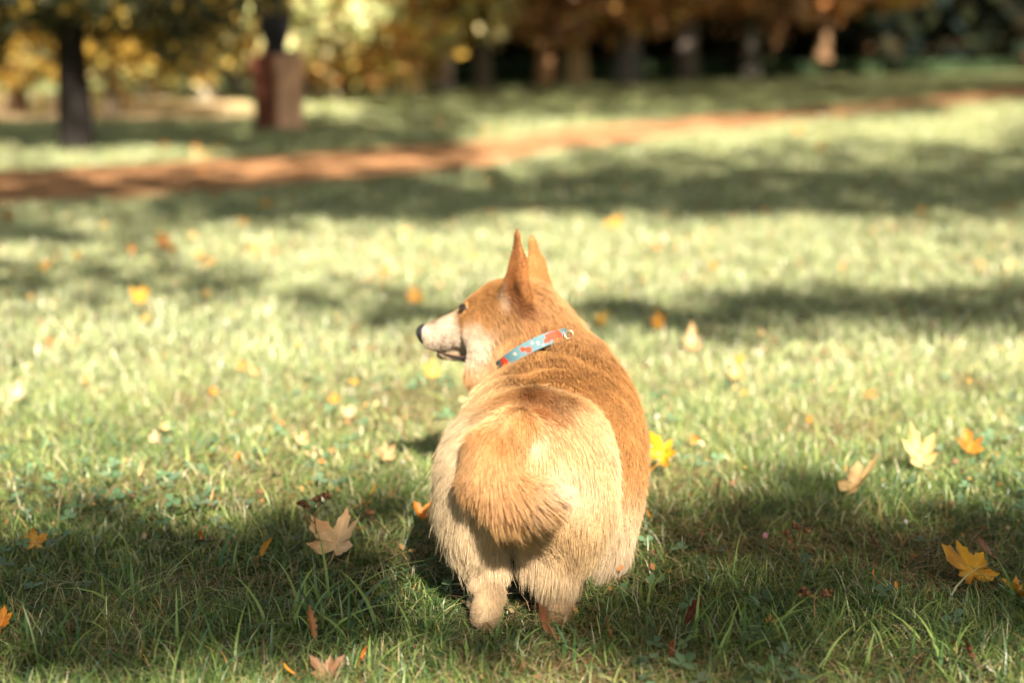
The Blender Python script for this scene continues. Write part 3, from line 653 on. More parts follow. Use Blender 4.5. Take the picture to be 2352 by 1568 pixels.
DARK = [(.018, .026, .016), (.025, .03, .014), (.03, .026, .014), (.014, .022, .018)]  # shade inside the wood put into the leaf colours

# the dark tree on the lawn at the left and its hanging branches
b = G(178, 350); tree('maple_tree', 'near tree with a dark straight trunk and drooping olive and yellow leaves', b, 8.5, .122,
    [(-.2, .3, 2.6, 2.2, 2.0, 1.5), (-1.0, .2, 1.25, .9, .9, .38), (.15, -.2, 1.36, 1.2, .9, .30), (.85, .5, 1.0, .42, .5, .45), (0, 0, 5, 2.8, 2.8, 2.4), (-.95, .4, .95, .35, .4, .32), (-.9, -.3, 1.16, 1.2, .8, .24), (.75, -.2, 1.20, 1.1, .7, .22), (.1, .3, 1.05, .5, .5, .20)],
    [(.05, .055, .03), (.09, .09, .03), (.04, .05, .03), (.06, .06, .03), (.40, .26, .05), (.05, .06, .03)], 30000, .085, None, 21, bark=(.012, .010, .009), limbs=14, clump=.38)
# lighter trees and bushes behind it
def crown_low(r, h, zc, low=None):
    return [(0, 0, zc, r, r, h), (r*.5, -r*.2, zc*.7, r*.6, r*.6, h*.6), (-r*.5, r*.1, zc*.75, r*.6, r*.6, h*.6)]
specs = [  # u, v of foot, height, trunk r, crown radius, crown half height, centre, palette, leaves, leaf size, name, label, bark
    (40, 262, 6.5, .13, 2.4, 2.6, 3.2, YEL, 5200, .20, 'yellow_tree', 'yellow leaved tree behind the near dark trunk at the picture edge', (.20, .13, .08)),
    (262, 268, 6.0, .10, 1.5, 2.5, 3.0, YEL, 4800, .18, 'yellow_tree', 'golden yellow tree just right of the near dark trunk', (.16, .12, .08)),
    (470, 236, 8.0, .16, 3.1, 3.4, 3.9, PALE, 8000, .22, 'pale_green_tree', 'large pale green sunlit tree between the dark trunk and the red post', (.22, .2, .15)),
    (350, 226, 8.0, .16, 2.4, 3.4, 3.9, PALE, 6000, .22, 'pale_green_tree', 'pale yellow green tree beyond the sandy strip of dry grass', (.22, .2, .15)),
    (540, 216, 9.0, .18, 3.0, 3.8, 4.4, PALE, 6000, .26, 'pale_green_tree', 'farther pale green tree rising beside the red post', (.22, .2, .15)),
    (760, 232, 6.5, .12, 1.7, 2.7, 3.3, YEL+ORAN, 6000, .20, 'golden_tree', 'orange gold tree directly right of the red post', (.30, .26, .16)),
    (725, 215, 7.5, .12, 2.0, 3.2, 3.7, ORAN+YEL, 6000, .22, 'golden_tree', 'gold and orange tree standing behind the red post', (.30, .2, .12)),
    (850, 214, 8.0, .16, 1.8, 2.9, 4.3, YEL+ORAN, 6000, .22, 'golden_tree', 'golden tree left of the leaning pale trunk', (.10, .08, .06)),
    (940, 216, 9.0, .26, 1.9, 3.2, 5.4, YEL+PALE, 5200, .24, 'birch_tree', 'pale greenish trunk leaning under yellow leaves left of the brown wood', (.48, .45, .27)),
    (1016, 208, 7.5, .20, 1.8, 2.6, 4.7, ORAN+YEL+PALE, 4800, .24, 'young_tree', 'tree with a short greyish pink trunk in front of the dark wood', (.32, .24, .22)),
    (1110, 206, 8.5, .20, 2.5, 3.2, 4.9, ORAN+BROWN, 6500, .26, 'orange_tree', 'orange brown tree at the left end of the dark wood', (.12, .09, .07)),
    (1250, 196, 8.5, .24, 2.7, 3.1, 4.9, ORAN, 6500, .28, 'orange_tree', 'orange tree with a warm lit trunk beside the pale forked one', (.30, .16, .08)),
    (1325, 194, 9.5, .32, 2.2, 3.0, 5.4, ORAN+YEL, 5500, .28, 'birch_tree', 'tan trunked tree catching the sun near the middle of the wood edge', (.42, .27, .15)),
    (1440, 196, 9.5, .34, 3.0, 3.2, 5.5, BROWN+ORAN+ORAN, 6500, .30, 'brown_tree', 'brown tree with a dark grey trunk at the wood edge', (.10, .09, .09)),
    (1575, 186, 10, .34, 3.2, 3.4, 6.0, BROWN, 6500, .32, 'brown_tree', 'brown leaved tree over a dark trunk behind the dog', (.10, .08, .07)),
    (1720, 180, 10, .34, 3.2, 3.3, 6.0, ORAN+ORAN+BROWN, 6500, .34, 'brown_tree', 'orange brown tree with low hanging leaves left of the pale slim trunk', (.09, .08, .07)),
    (1890, 172, 9, .36, 3.4, 2.9, 6.2, ORAN+YEL, 6500, .34, 'young_tree', 'orange tree with a slim tan trunk bright against the dark wood', (.15, .09, .05)),
    (2085, 160, 12, .60, 3.6, 3.5, 7.0, BROWN+ORAN, 6500, .38, 'brown_tree', 'tree with a broad grey trunk right of the slim tan one', (.14, .12, .13)),
    (2262, 146, 14, .70, 4.6, 3.8, 8.0, BROWN+RED, 6500, .42, 'brown_tree', 'grey trunked tree near the right edge of the picture', (.17, .14, .15)),
    (2370, 150, 11, .4, 3.6, 4.6, 5.8, RED+ORAN, 6500, .36, 'red_tree', 'red orange tree at the right edge of the picture', (.09, .07, .06)),
]
for i, (u, v, hgt, tr, cr, ch, cz, pal, nl, ls, nm, lab, bark) in enumerate(specs):
    g = G(u, v); D = g[1]; sc = max(1, (D/26)**.75) if D > 20 else 1
    rc = sc**.45
    vb = (215 if u < 300 else (150 if u < 600 else 205)) if u < 900 else (140 if u < 1000 else (96 if u < 1400 else (62 if u < 1800 else 34))); cz = (.74+(134-vb)/3266*D)/sc + ch*.97
    tree(nm, lab, g, hgt*sc, tr, [(0, 0, cz*sc, cr*rc, cr*rc, ch*sc), (cr*.6*rc, -cr*.2, (cz-ch*.42)*sc, cr*.62*rc, cr*.6*rc, ch*.55*sc), (-cr*.55*rc, -.1, (cz-ch*.36)*sc, cr*.6*rc, cr*.6*rc, ch*.55*sc)],
         pal, nl, ls*sc, 'trees along the far side of the lawn', 100+i, bark, lean=((1.0 if nm == 'birch_tree' and u < 1000 else .2), 0), clump=.9)
# the wood beyond: trunks one can still tell apart, then a mass
rs = np.random.RandomState(77)
for k in range(26):
    u = 1020+1380*(k+.2+.6*rs.rand())/26; v0 = 205-(u-1020)*.048; g = G(u, v0-14-16*rs.rand()); D = g[1]
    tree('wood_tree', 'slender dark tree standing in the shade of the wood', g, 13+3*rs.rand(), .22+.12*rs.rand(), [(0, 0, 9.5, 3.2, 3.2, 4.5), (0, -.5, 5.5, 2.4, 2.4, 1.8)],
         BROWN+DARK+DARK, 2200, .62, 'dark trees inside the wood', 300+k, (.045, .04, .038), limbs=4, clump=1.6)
M_WOODS = attr_mat('woods_foliage', rough=.9, transl=.2, spec=.03)
def wood_mass(name, label, x0, x1, yf, depth, hgt, pal, n, size, seed):
    rs = np.random.RandomState(seed); x = x0+(x1-x0)*rs.rand(n); y = np.interp(x, *yf)+depth*rs.rand(n)**1.4; z = hgt*rs.rand(n)**.9
    z = np.minimum(z, hgt*(.7+.3*vnoise(np.stack([x, y, 0*x], -1), .16, 3))); q = np.stack([x, y, z], -1)
    pal = np.array(pal); c = pal[rs.randint(len(pal), size=n)]*(.6+.8*rs.rand(n))[:, None]*(.6+.8*vnoise(q, .3, 5))[:, None]*(.55 if name == 'woods' else 1)  # woods darkened further to stand in for shade
    v, c = leaf_quads(rs, q, size, c); tag(quads_obj(name, v, n, M_WOODS if name != 'far_thicket' else M_FOLIAGE, c), label, 'woodland', kind='stuff')
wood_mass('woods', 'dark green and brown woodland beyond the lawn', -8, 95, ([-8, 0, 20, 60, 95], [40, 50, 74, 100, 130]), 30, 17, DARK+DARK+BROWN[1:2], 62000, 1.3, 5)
wood_mass('far_thicket', 'sunlit pale green thicket beyond the dry grass', -62, -4, ([-62, -25, -4], [46, 44, 44]), 16, 11, PALE+OLIVE+YEL, 34000, .8, 6)
wood_mass('undergrowth', 'low green undergrowth at the foot of the wood', -5, 60, ([-5, 0, 12, 30, 60], [34, 42, 60, 82, 108]), 6, .55, [(.035, .06, .025), (.045, .065, .03), (.025, .04, .022)], 26000, .34, 9)

# ------------------------------------------------------------------ carved reddish post with a dark top
def post():
    g = G(642, 297); root = empty('carved_post', (g[0], g[1], 0)); tag(root, 'thick reddish brown post with a dark knobbed top on the lawn', 'wooden post')
    rs = np.random.RandomState(3); s = g[1]/3266*.985
    prof = [(0, .32), (.05, .30), (.15, .285), (.35, .29), (.55, .315), (.70, .325), (.765, .32), (.785, .27)]
    V, F, C = [], [], []; n = 32
    for z, r in prof:
        for j in range(n):                                  # a squared log standing with one edge towards the viewer
            a = 2*math.pi*j/n; q = a+math.radians(125); rr = 1.12*r*min(1.0, .78/max(abs(math.cos(q-math.pi/4)), abs(math.sin(q-math.pi/4)))*1.0)*(1+.015*math.sin(a*9+z*4)); V.append((math.cos(a)*rr, math.sin(a)*rr, z-.01)); C.append(np.where(-82 < (math.degrees(a)+180) % 360-180 < 60, np.array([.50, .29, .20]), np.array([.12, .042, .028]))*(.7+.6*rs.rand()))  # sunlit right side and shaded left side put into the colours
    for i in range(len(prof)-1):
        for j in range(n): F.append((i*n+j, i*n+(j+1) % n, (i+1)*n+(j+1) % n, (i+1)*n+j))
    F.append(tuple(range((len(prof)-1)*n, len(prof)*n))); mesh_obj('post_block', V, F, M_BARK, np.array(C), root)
    prof = [(.765, .15), (.80, .125), (.88, .12), (.98, .15), (1.08, .175), (1.22, .18), (1.42, .15), (1.70, .13), (1.9, .08), (1.95, .02)]; V, F, C = [], [], []
    for z, r in prof:
        for j in range(n):
            a = 2*math.pi*j/n; rr = r*(1+.05*math.sin(3*a+z*5)); V.append((math.cos(a)*rr-.01, math.sin(a)*rr*.9, z)); C.append(np.array([.022, .022, .026])*(.8+.4*rs.rand()))
    for i in range(len(prof)-1):
        for j in range(n): F.append((i*n+j, i*n+(j+1) % n, (i+1)*n+(j+1) % n, (i+1)*n+j))
    F.append(tuple(range((len(prof)-1)*n, len(prof)*n))); mesh_obj('carved_top', V, F, M_BARK, np.array(C), root)
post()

# ------------------------------------------------------------------ fallen leaves
def maple_outline(rs, sharp=1.0, lobes=5):
    """outline of a maple leaf around the stalk joint: list of (angle, radius)"""
    L5 = [(90, 1.0), (40, .86), (140, .86), (-8, .62), (188, .62)]; L5 = sorted(L5); o = []
    for i, (a, r) in enumerate(L5):
        r = r*(1+.12*rs.randn()); a = a+3*rs.randn()
        o += [(a-19, r*.62), (a-17, r*.76), (a-9, r*.79), (a, r), (a+8, r*.80), (a+16, r*.75), (a+18, r*.62)]
        if i < 4: o.append(((L5[i][0]+L5[i+1][0])/2, .43+.06*rs.rand()))
    return o + [(212, .42), (235, .30), (270, .06), (305, .30), (328, .42)]
def oak_outline(rs):
    o = []
    for k in range(22):
        t = k/21; wd = .30*math.sin(math.pi*min(t*1.02, 1))**.7*(1 if k % 4 < 2 else .62)*(.6+.6*t); o.append((wd, t*1.6-.3))
    pts = [(x, y) for x, y in o]+[(-x, y) for x, y in o[::-1]]; return pts
def oval_outline(rs, asp=.33):
    return [(asp*math.sin(a), .55*math.cos(a)*(1+.05*rs.rand())+.2) for a in np.linspace(0, 2*math.pi, 26, endpoint=False)]
def leaf_mesh(kind, size, col, seed, curl=.6, fold=.55, stalk=True, blot=.35):
    rs = np.random.RandomState(seed)
    if kind == 'maple': pts = [(r*math.cos(math.radians(a)), r*math.sin(math.radians(a))) for a, r in maple_outline(rs)]
    elif kind == 'oak': pts = oak_outline(rs)
    else: pts = oval_outline(rs, .20 if kind == 'narrow' else .36)
    pts = np.array(pts); cen = np.array([0, .12]) if kind == 'maple' else pts.mean(0); n = len(pts); R = 6; V = [np.r_[cen, 0]]; F = []
    for k in range(1, R+1):
        for p in pts: V.append(np.r_[cen+(p-cen)*(k/R), 0])
    for j in range(n): F.append((0, 1+j, 1+(j+1) % n))
    for k in range(R-1):
        for j in range(n): F.append((1+k*n+j, 1+(k+1)*n+j, 1+(k+1)*n+(j+1) % n, 1+k*n+(j+1) % n))
    V = np.array(V); x, y = V[:, 0].copy(), V[:, 1].copy(); rr = np.hypot(x, y-.1); th = np.arctan2(y-.1, x)
    V[:, 2] = curl*rr**2*(.6+.5*np.sin(th*2+seed)) + fold*np.abs(x)*.8 + .06*np.sin(th*5+seed)*rr + .03*vnoise(np.stack([x*9, y*9, 0*x], -1), 1, seed % 50)
    if kind == 'narrow': V[:, 2] += curl*y*y
    c = np.tile(np.array(col), (len(V), 1)); vein = np.zeros(len(V))
    axes = [90, 40, 140, -8, 188] if kind == 'maple' else [90]
    for a in axes:
        d = np.array([math.cos(math.radians(a)), math.sin(math.radians(a))]); side = np.abs(x*d[1]-y*d[0]); al = x*d[0]+y*d[1]; vein = np.maximum(vein, np.exp(-(side/.03)**2)*(al > 0))
    c = c*(1+.25*vein)[:, None]; nz = vnoise(np.stack([x*4, y*4, 0*x+seed], -1), 1, 3); c *= (1-blot*np.clip(nz-.45, 0, 1)*2)[:, None]*np.array([1, .92, .85])**(np.clip(nz-.5, 0, 1)[:, None]*6)
    c *= (1-.3*np.clip(rr-.7, 0, 1))[:, None]; V = V*size*.5
    me = fast_mesh('leaf_blade', V, [i for f in F for i in f], [len(f) for f in F], np.clip(c, 0, .9), M_LEAF)
    st = None
    if stalk:
        y0 = -.28 if kind == 'oak' else (0.0 if kind == 'maple' else -.3); n_ = 7
        path = [(.05*math.sin(t*3+seed)*size*.5, (y0-t*.75)*size*.5, (.10*t*t)*size) for t in np.linspace(0, 1, n_)]
        v, f, cc = tube(path, [size*.009+.0003]*n_, rs, 5, .05, np.array(col)*.7); st = fast_mesh('leaf_stalk', np.array(v), [i for q in f for i in q], [4]*len(f), np.array(cc), M_LEAF)
    return me, st
def place_leaf(u, v, wpx, kind, col, label, tilt=(20, 0), yaw=0, lift=.018, group='fallen leaves lying on the lawn', name=None, seed=None, sx=None, **kw):
    g = G(u, v, lift); D = g[1]*cp-(g[2]-CAM_H)*sp_; size = wpx/FPX*D*1.32; seed = seed if seed is not None else int(u*7+v)
    me, st = leaf_mesh(kind, size, col, seed, stalk=size > .03, **kw)
    nm = name or {'maple': 'maple_leaf', 'oak': 'oak_leaf'}.get(kind, 'fallen_leaf')
    o = bpy.data.objects.new(nm, me); link(o); o.location = (g[0], g[1], g[2]+ground_z(g[0], g[1])); o.rotation_euler = (math.radians(tilt[0]), math.radians(tilt[1]), math.radians(yaw))
    q = .72+.28*((seed*37 % 100)/100.); o.scale = (sx or q, 1, 1)
    tag(o, label, 'leaf', group)
    if st is not None and wpx > 30: link(bpy.data.objects.new('leaf_stalk', st), o)
    return o
GOLD = (.72, .34, .02); PTAN = (.62, .40, .22); PYEL = (.78, .58, .24); ORL = (.70, .26, .03); RBR = (.27, .10, .04); DBR = (.09, .03, .02); YELL = (.85, .44, .02); CREAM = (.72, .56, .36)
LV = [ # u, v, width px, kind, colour, label, tilt, yaw, lift, extra
 (770, 1258, 172, 'maple', (.90, .56, .30), 'large pale tan maple leaf folded in the shaded grass left of the dog', (38, -8), -25, .028, dict(fold=.35, curl=.3)),
 (77, 1250, 70, 'maple', (.70, .34, .07), 'orange leaf standing upright with two points near the left edge', (75, 5), 10, .03, dict(fold=.15)),
 (2232, 1318, 165, 'maple', GOLD, 'large golden maple leaf lying in the foreground clover', (42, 6), 20, .026, dict(fold=.1, curl=.2)),
 (2335, 1362, 70, 'maple', (.70, .30, .03), 'orange leaf cut by the picture edge beside the golden one', (35, 0), 70, .02, {}),
 (2115, 1058, 115, 'maple', PYEL, 'bright yellow white maple leaf standing curled in the sun', (46, -10), 10, .04, dict(fold=.7, curl=.6)),
 (1958, 1122, 150, 'maple', (.90, .60, .26), 'pale peach maple leaf slanting down to the right in sunlit grass', (36, 8), -58, .035, dict(fold=.3, curl=.3, sx=.5)),
 (2228, 1036, 75, 'maple', ORL, 'small orange leaf right of the bright curled maple leaf', (30, 0), 0, .02, {}),
 (1520, 1048, 96, 'maple', (.95, .46, .02), 'vivid yellow orange leaf standing against the flank of the dog', (68, 25), -35, .05, dict(fold=.4)),
 (850, 1140, 66, 'narrow', YELL, 'vivid yellow narrow leaf above the big tan one', (35, -22), -70, .025, dict(fold=.2)),
 (897, 1137, 26, 'oval', PYEL, 'tiny pale yellow leaf beside the vivid yellow narrow one', (60, 0), 0, .03, {}),
 (968, 1186, 60, 'maple', ORL, 'orange brown leaf touching the left thigh of the dog', (45, 0), 40, .03, {}),
 (1283, 1468, 105, 'oak', RBR, 'reddish brown lobed leaf in front of the hind paws', (38, 0), 75, .022, dict(fold=.1)),
 (1405, 1466, 66, 'oak', (.33, .11, .035), 'small rust brown leaf right of the hind paws', (45, 10), 60, .02, {}),
 (722, 1458, 82, 'oak', (.36, .15, .05), 'brown oak leaf lying lengthwise in the grass below the tan leaf', (50, 0), 25, .02, dict(fold=.2)),
 (6, 1432, 70, 'maple', ORL, 'orange leaf half outside the left picture edge', (50, 0), 0, .03, {}),
 (1705, 1176, 62, 'narrow', DBR, 'dark curled leaf right of the dog at the border of the shade', (30, 25), 65, .022, dict(curl=.9, fold=.6)),
 (1570, 1440, 100, 'oak', (.15, .04, .025), 'dark maroon shrivelled leaf hidden in shaded grass', (50, 20), -30, .02, dict(fold=.7, curl=.8)),
 (1542, 1500, 60, 'narrow', (.30, .08, .03), 'thin rusty leaf poking up beneath the dark maroon one', (60, 0), 20, .02, {}),
 (602, 1263, 60, 'narrow', (.70, .38, .07), 'curled yellow leaf upright left of the big tan leaf', (70, 30), 20, .03, dict(curl=.8)),
 (2010, 1331, 42, 'narrow', (.72, .20, .03), 'bright orange sliver in the clover left of the golden leaf', (40, 20), 60, .02, dict(fold=.4)),
 (2058, 1346, 24, 'oval', ORL, 'tiny orange fragment between the orange sliver and the golden leaf', (50, 0), 0, .02, {}),
 (2242, 1525, 85, 'oak', (.13, .03, .02), 'dark wine red crumpled leaf in the lower right foreground', (50, -20), 50, .025, dict(fold=.8, curl=.8)),
 (2275, 1541, 32, 'oval', (.75, .68, .72), 'white petal lying beside the dark wine red leaf', (30, 0), 70, .02, dict(blot=0)),
 (462, 1230, 34, 'narrow', (.62, .18, .03), 'upright thin orange leaf in the shaded grass', (85, 0), 5, .03, {}),
 (832, 1498, 46, 'narrow', (.78, .20, .02), 'curled orange blade standing in the foreground', (80, 20), 15, .03, dict(curl=1.2, fold=.8)),
 (750, 1552, 90, 'maple', (.42, .24, .14), 'pale brown leaf at the bottom of the picture', (30, 0), 0, .015, {}),
 (665, 1542, 44, 'narrow', (.75, .32, .04), 'orange leaf curl at the bottom left of the pale brown leaf', (30, 0), 80, .02, {}),
 (684, 1374, 55, 'oval', (.42, .33, .32), 'greyish pink leaf low in the dark grass', (25, 0), 80, .015, {}),
 (1770, 1436, 46, 'maple', (.66, .30, .08), 'small orange tan leaf in the clover right of the dog', (55, 0), 10, .02, {}),
 (2285, 1284, 70, 'oak', (.30, .10, .06), 'rust red leaf lying behind the golden maple leaf', (30, 0), 70, .018, {}),
 (1813, 1243, 28, 'oval', (.34, .15, .07), 'small round brown leaf next to the pink clover flower', (60, 0), 0, .02, {}),
 (2018, 1258, 44, 'oak', (.22, .07, .05), 'dark red brown leaf in the right hand shade', (40, 0), 60, .018, {}),
 (2186, 1196, 20, 'oval', (.36, .12, .03), 'tiny brown leaf on the border of the shade at the right', (60, 0), 0, .02, {}),
 (1490, 1186, 34, 'narrow', ORL, 'thin orange leaf just right of the belly fur', (40, 0), 60, .02, {}),
 (888, 1052, 62, 'maple', (.75, .50, .25), 'pale orange leaf in the sun left of the rump', (45, 0), 20, .03, {}),
 (690, 1022, 60, 'maple', (.70, .42, .2), 'pale orange leaf in sunlit grass farther left', (35, 0), 50, .02, {}),
 (322, 1090, 36, 'oval', (.80, .50, .2), 'small peach leaf at the edge of the left hand shade', (60, 0), -20, .02, {}),
 (355, 1013, 36, 'maple', (.78, .56, .34), 'small cream leaf in the bright grass at the left', (45, 0), 0, .02, {}),
 (802, 955, 46, 'maple', (.78, .56, .32), 'cream leaf in the bright grass left of the dog', (45, 0), 0, .02, {}),
 (40, 918, 62, 'maple', CREAM, 'cream leaf glowing in the sun near the left edge', (40, 0), 0, .03, {}),
 (996, 860, 52, 'maple', (.85, .56, .14), 'pale yellow leaf below the chin of the dog', (55, 0), 0, .03, {}),
 (1511, 745, 56, 'maple', (.82, .36, .03), 'orange leaf in the thin shadow strip right of the neck', (45, 0), 0, .03, {}),
 (1378, 740, 44, 'maple', (.80, .46, .05), 'yellow leaf just right of the neck', (45, 0), 30, .03, {}),
 (950, 690, 58, 'maple', (.78, .40, .08), 'orange leaf on the lawn just left of the head', (50, 0), 0, .03, {}),
 (325, 692, 56, 'maple', (.80, .44, .05), 'orange yellow leaf on top of the grass at the left', (55, 0), 0, .05, {}),
 (1590, 795, 62, 'maple', (.80, .52, .26), 'peach leaf right of the shoulders', (45, 0), 0, .02, {}),
 (1690, 868, 60, 'maple', PYEL, 'pale yellow leaf half sunk in bright grass at the right', (45, 0), 0, .02, {}),
]
for u, v, wp, kind, col, lab, tl, yw, lf, kw in LV: place_leaf(u, v, wp, kind, np.array(col)*(.55 if v < 1160 else .8), lab, tl, yw, lf, **kw)
far = [(930, 540, 34), (1000, 565, 30), (880, 633, 36), (20, 507, 34), (615, 476, 38), (440, 541, 26), (460, 585, 26), (376, 559, 44), (1420, 524, 52), (1530, 508, 28), (1086, 600, 34), (1510, 711, 22),
       (455, 346, 26), (495, 346, 26), (1836, 306, 26), (2300, 484, 30), (2120, 488, 22), (1940, 620, 34), (1510, 580, 26), (960, 282, 24), (1025, 285, 20), (300, 575, 30), (2050, 690, 30), (1760, 640, 26),
       (70, 690, 26), (1440, 432, 24), (2325, 478, 24), (1290, 410, 20), (560, 512, 22), (700, 560, 22), (240, 520, 22), (2250, 620, 34), (1700, 830, 36), (2340, 830, 40), (120, 800, 36), (560, 850, 36), (640, 720, 30)]
rsf = np.random.RandomState(12)
for i in range(30): far.append((rsf.randint(20, 2330), int(240+230*rsf.rand()), 14+rsf.randint(14)))
for i in range(44): far.append((rsf.randint(20, 2330), int(560+540*rsf.rand()), 16+rsf.randint(20)))
protos = {}
for i, (u, v, wp) in enumerate(far):
    g = G(u, v, .02)
    if on_path(g[0], g[1]) and i > 36 and rsf.rand() < .5: continue
    if 960 < u < 1480 and v > 640 and i > 36: continue
    D = g[1]; size = wp/FPX*D*1.2; ci = rsf.randint(4)
    if ci not in protos: protos[ci] = leaf_mesh('maple', 1.0, [(.46, .25, .03), (.42, .17, .02), (.46, .30, .11), (.36, .15, .03)][ci], 500+ci, stalk=False)[0]
    o = link(bpy.data.objects.new('maple_leaf', protos[ci])); o.location = (g[0], g[1], .025+ground_z(g[0], g[1])); o.scale = (size,)*3
    o.rotation_euler = (math.radians(35+40*rsf.rand()), math.radians(rsf.randn()*20), math.radians(rsf.randn()*50))
    lab = 'small yellow or orange leaf out of focus on the distant lawn' if v < 470 else ('blurred yellow or orange leaf on the sunlit lawn behind the dog' if v < 760 else 'small pale orange leaf in the bright grass beside the dog')
    tag(o, lab, 'leaf', 'distant fallen leaves' if v < 470 else ('blurred fallen leaves behind the dog' if v < 760 else 'small leaves in the bright grass'))

# tiny litter nobody could count: shreds of leaf among the blades
def litter():
    rs = np.random.RandomState(31); n = 5200; x, y = field(rs, n, 1.3, 9, pw=1.4); k = vnoise(np.stack([x, y, 0*x], -1), 2.2, 13); keep = (rs.rand(n) < np.clip((k-.3)*2.2, .04, 1))
    x, y = x[keep], y[keep]; n = len(x); c = np.stack([x, y, ground_z(x, y)+.008+.026*rs.rand(n)], -1)
    pal = np.array([(.42, .24, .08), (.34, .18, .07), (.50, .36, .18), (.22, .11, .06), (.16, .07, .04), (.38, .15, .04)]); cc = pal[rs.randint(6, size=n)]*(.6+.6*rs.rand(n))[:, None]
    v, cc = leaf_quads(rs, c, .011*np.clip(y/2.4, .8, 2), cc); tag(quads_obj('leaf_litter', v, n, M_LEAF, cc), 'shreds of brown and yellow leaves scattered among the grass', 'leaf litter', kind='stuff')
litter()

# ------------------------------------------------------------------ small plants
def dead_weed(u, v, h, label, seed, heads, col=(.16, .08, .04), stem=.0013, hr=.016):
    rs = np.random.RandomState(seed); g = G(u, v); root = empty('dried_weed', (g[0], g[1], 0)); tag(root, label, 'dried weed')
    V, F, C = [], [], []
    def addt(path, r0, r1):
        v_, f_, c_ = tube(path, np.linspace(r0, r1, len(path)), rs, 5, .1, col); o = len(V); V.extend(v_); C.extend(c_); F.extend([tuple(x+o for x in q) for q in f_])
    top = np.array([rs.randn()*.004, 0, h]); tips = []
    addt([(0, 0, 0), (.002, 0, h*.35), (-.001, 0, h*.7), top], stem, stem*.6)
    for k in range(heads):
        t = .45+.5*rs.rand(); p0 = np.array([0, 0, h*t]); e = np.array([(k-(heads-1)/2)*hr*1.1+rs.randn()*.003, rs.randn()*.006, h*(.93+.12*rs.rand())]); addt([p0, (p0+e)/2+np.array([(e[0])*.25, 0, 0]), e], stem*.6, stem*.3); tips.append(e)
    mesh_obj('stem', V, F, M_BARK, np.array(C), root)
    for e in tips:
        V, F, C = [], [], []
        for j in range(26):
            c = e+rs.randn(3)*np.array([.4, .4, .28])*hr*.55; v_, f_ = uvball(c, np.array([.0027]*3)*(.7+.6*rs.rand()), nu=5, nv=3); o = len(V); V += v_; F += [tuple(x+o for x in q) for q in f_]; C += [np.array([.15, .075, .038])*(.4+1.1*rs.rand())]*len(v_)
        mesh_obj('seed_head', V, F, M_BARK, np.array(C), root)
dead_weed(727, 1290, .098, 'dried brown weed with two dark seed heads rising behind the tan leaf', 1, 3)
dead_weed(858, 1215, .03, 'small brown seed head below the vivid yellow narrow leaf', 2, 2, hr=.011)
dead_weed(1825, 1330, .075, 'thin dry weed with scattered brown seeds right of the dog', 3, 3, hr=.010)
dead_weed(1868, 1460, .060, 'tan dry seed cluster in the clover at the right', 4, 2, col=(.3, .17, .08), hr=.014)
def blossom(u, v, r, col, label, z=.035, name='clover_flower', stalk=True):
    rs = np.random.RandomState(int(u)); g = G(u, v, z); root = empty(name, (g[0], g[1], 0)); tag(root, label, 'flower', 'small flowers in the lawn')
    V, F, C = [], [], []
    for j in range(22):
        d = nrm(rs.randn(3)+np.array([0, -.2, .5])); v_, f_ = uvball(np.array([0, 0, z])+d*r*.6, (r*.28, r*.28, r*.42), nu=6, nv=4); o = len(V); V += v_; F += [tuple(x+o for x in q) for q in f_]; C += [np.array(col)*(.7+.4*rs.rand())]*len(v_)
    mesh_obj('flower_head', V, F, M_LEAF, np.array(C), root)
    v_, f_, c_ = tube([(0, 0, 0), (.001, 0, z*.5), (0, 0, z)], [.0008]*3, rs, 5, .05, (.10, .16, .05)); mesh_obj('stem', v_, f_, M_GRASS, np.array(c_), root)
blossom(1757, 1229, .0052, (.80, .36, .45), 'tiny pink clover flower in the shade right of the dog')
for (u, v, r, lab) in [(1743, 813, .007, 'white clover flower glowing behind the shoulders of the dog'), (1508, 956, .006, 'white clover flower beside the right flank'), (2010, 812, .005, 'white flower in the bright lawn farther right'),
                       (1080, 1012, .004, 'white flower hidden beside the rump'), (2080, 1198, .0045, 'small white flower near the shade border at the right'), (925, 1060, .004, 'white flower left of the rump'), (1345, 752, .008, 'white flower tight beside the neck'),
                       (2345, 985, .005, 'white flower at the right picture edge'), (520, 742, .008, 'white flower in the sun at the left')]:
    blossom(u, v, r, (.45, .44, .40), lab, name='white_flower')

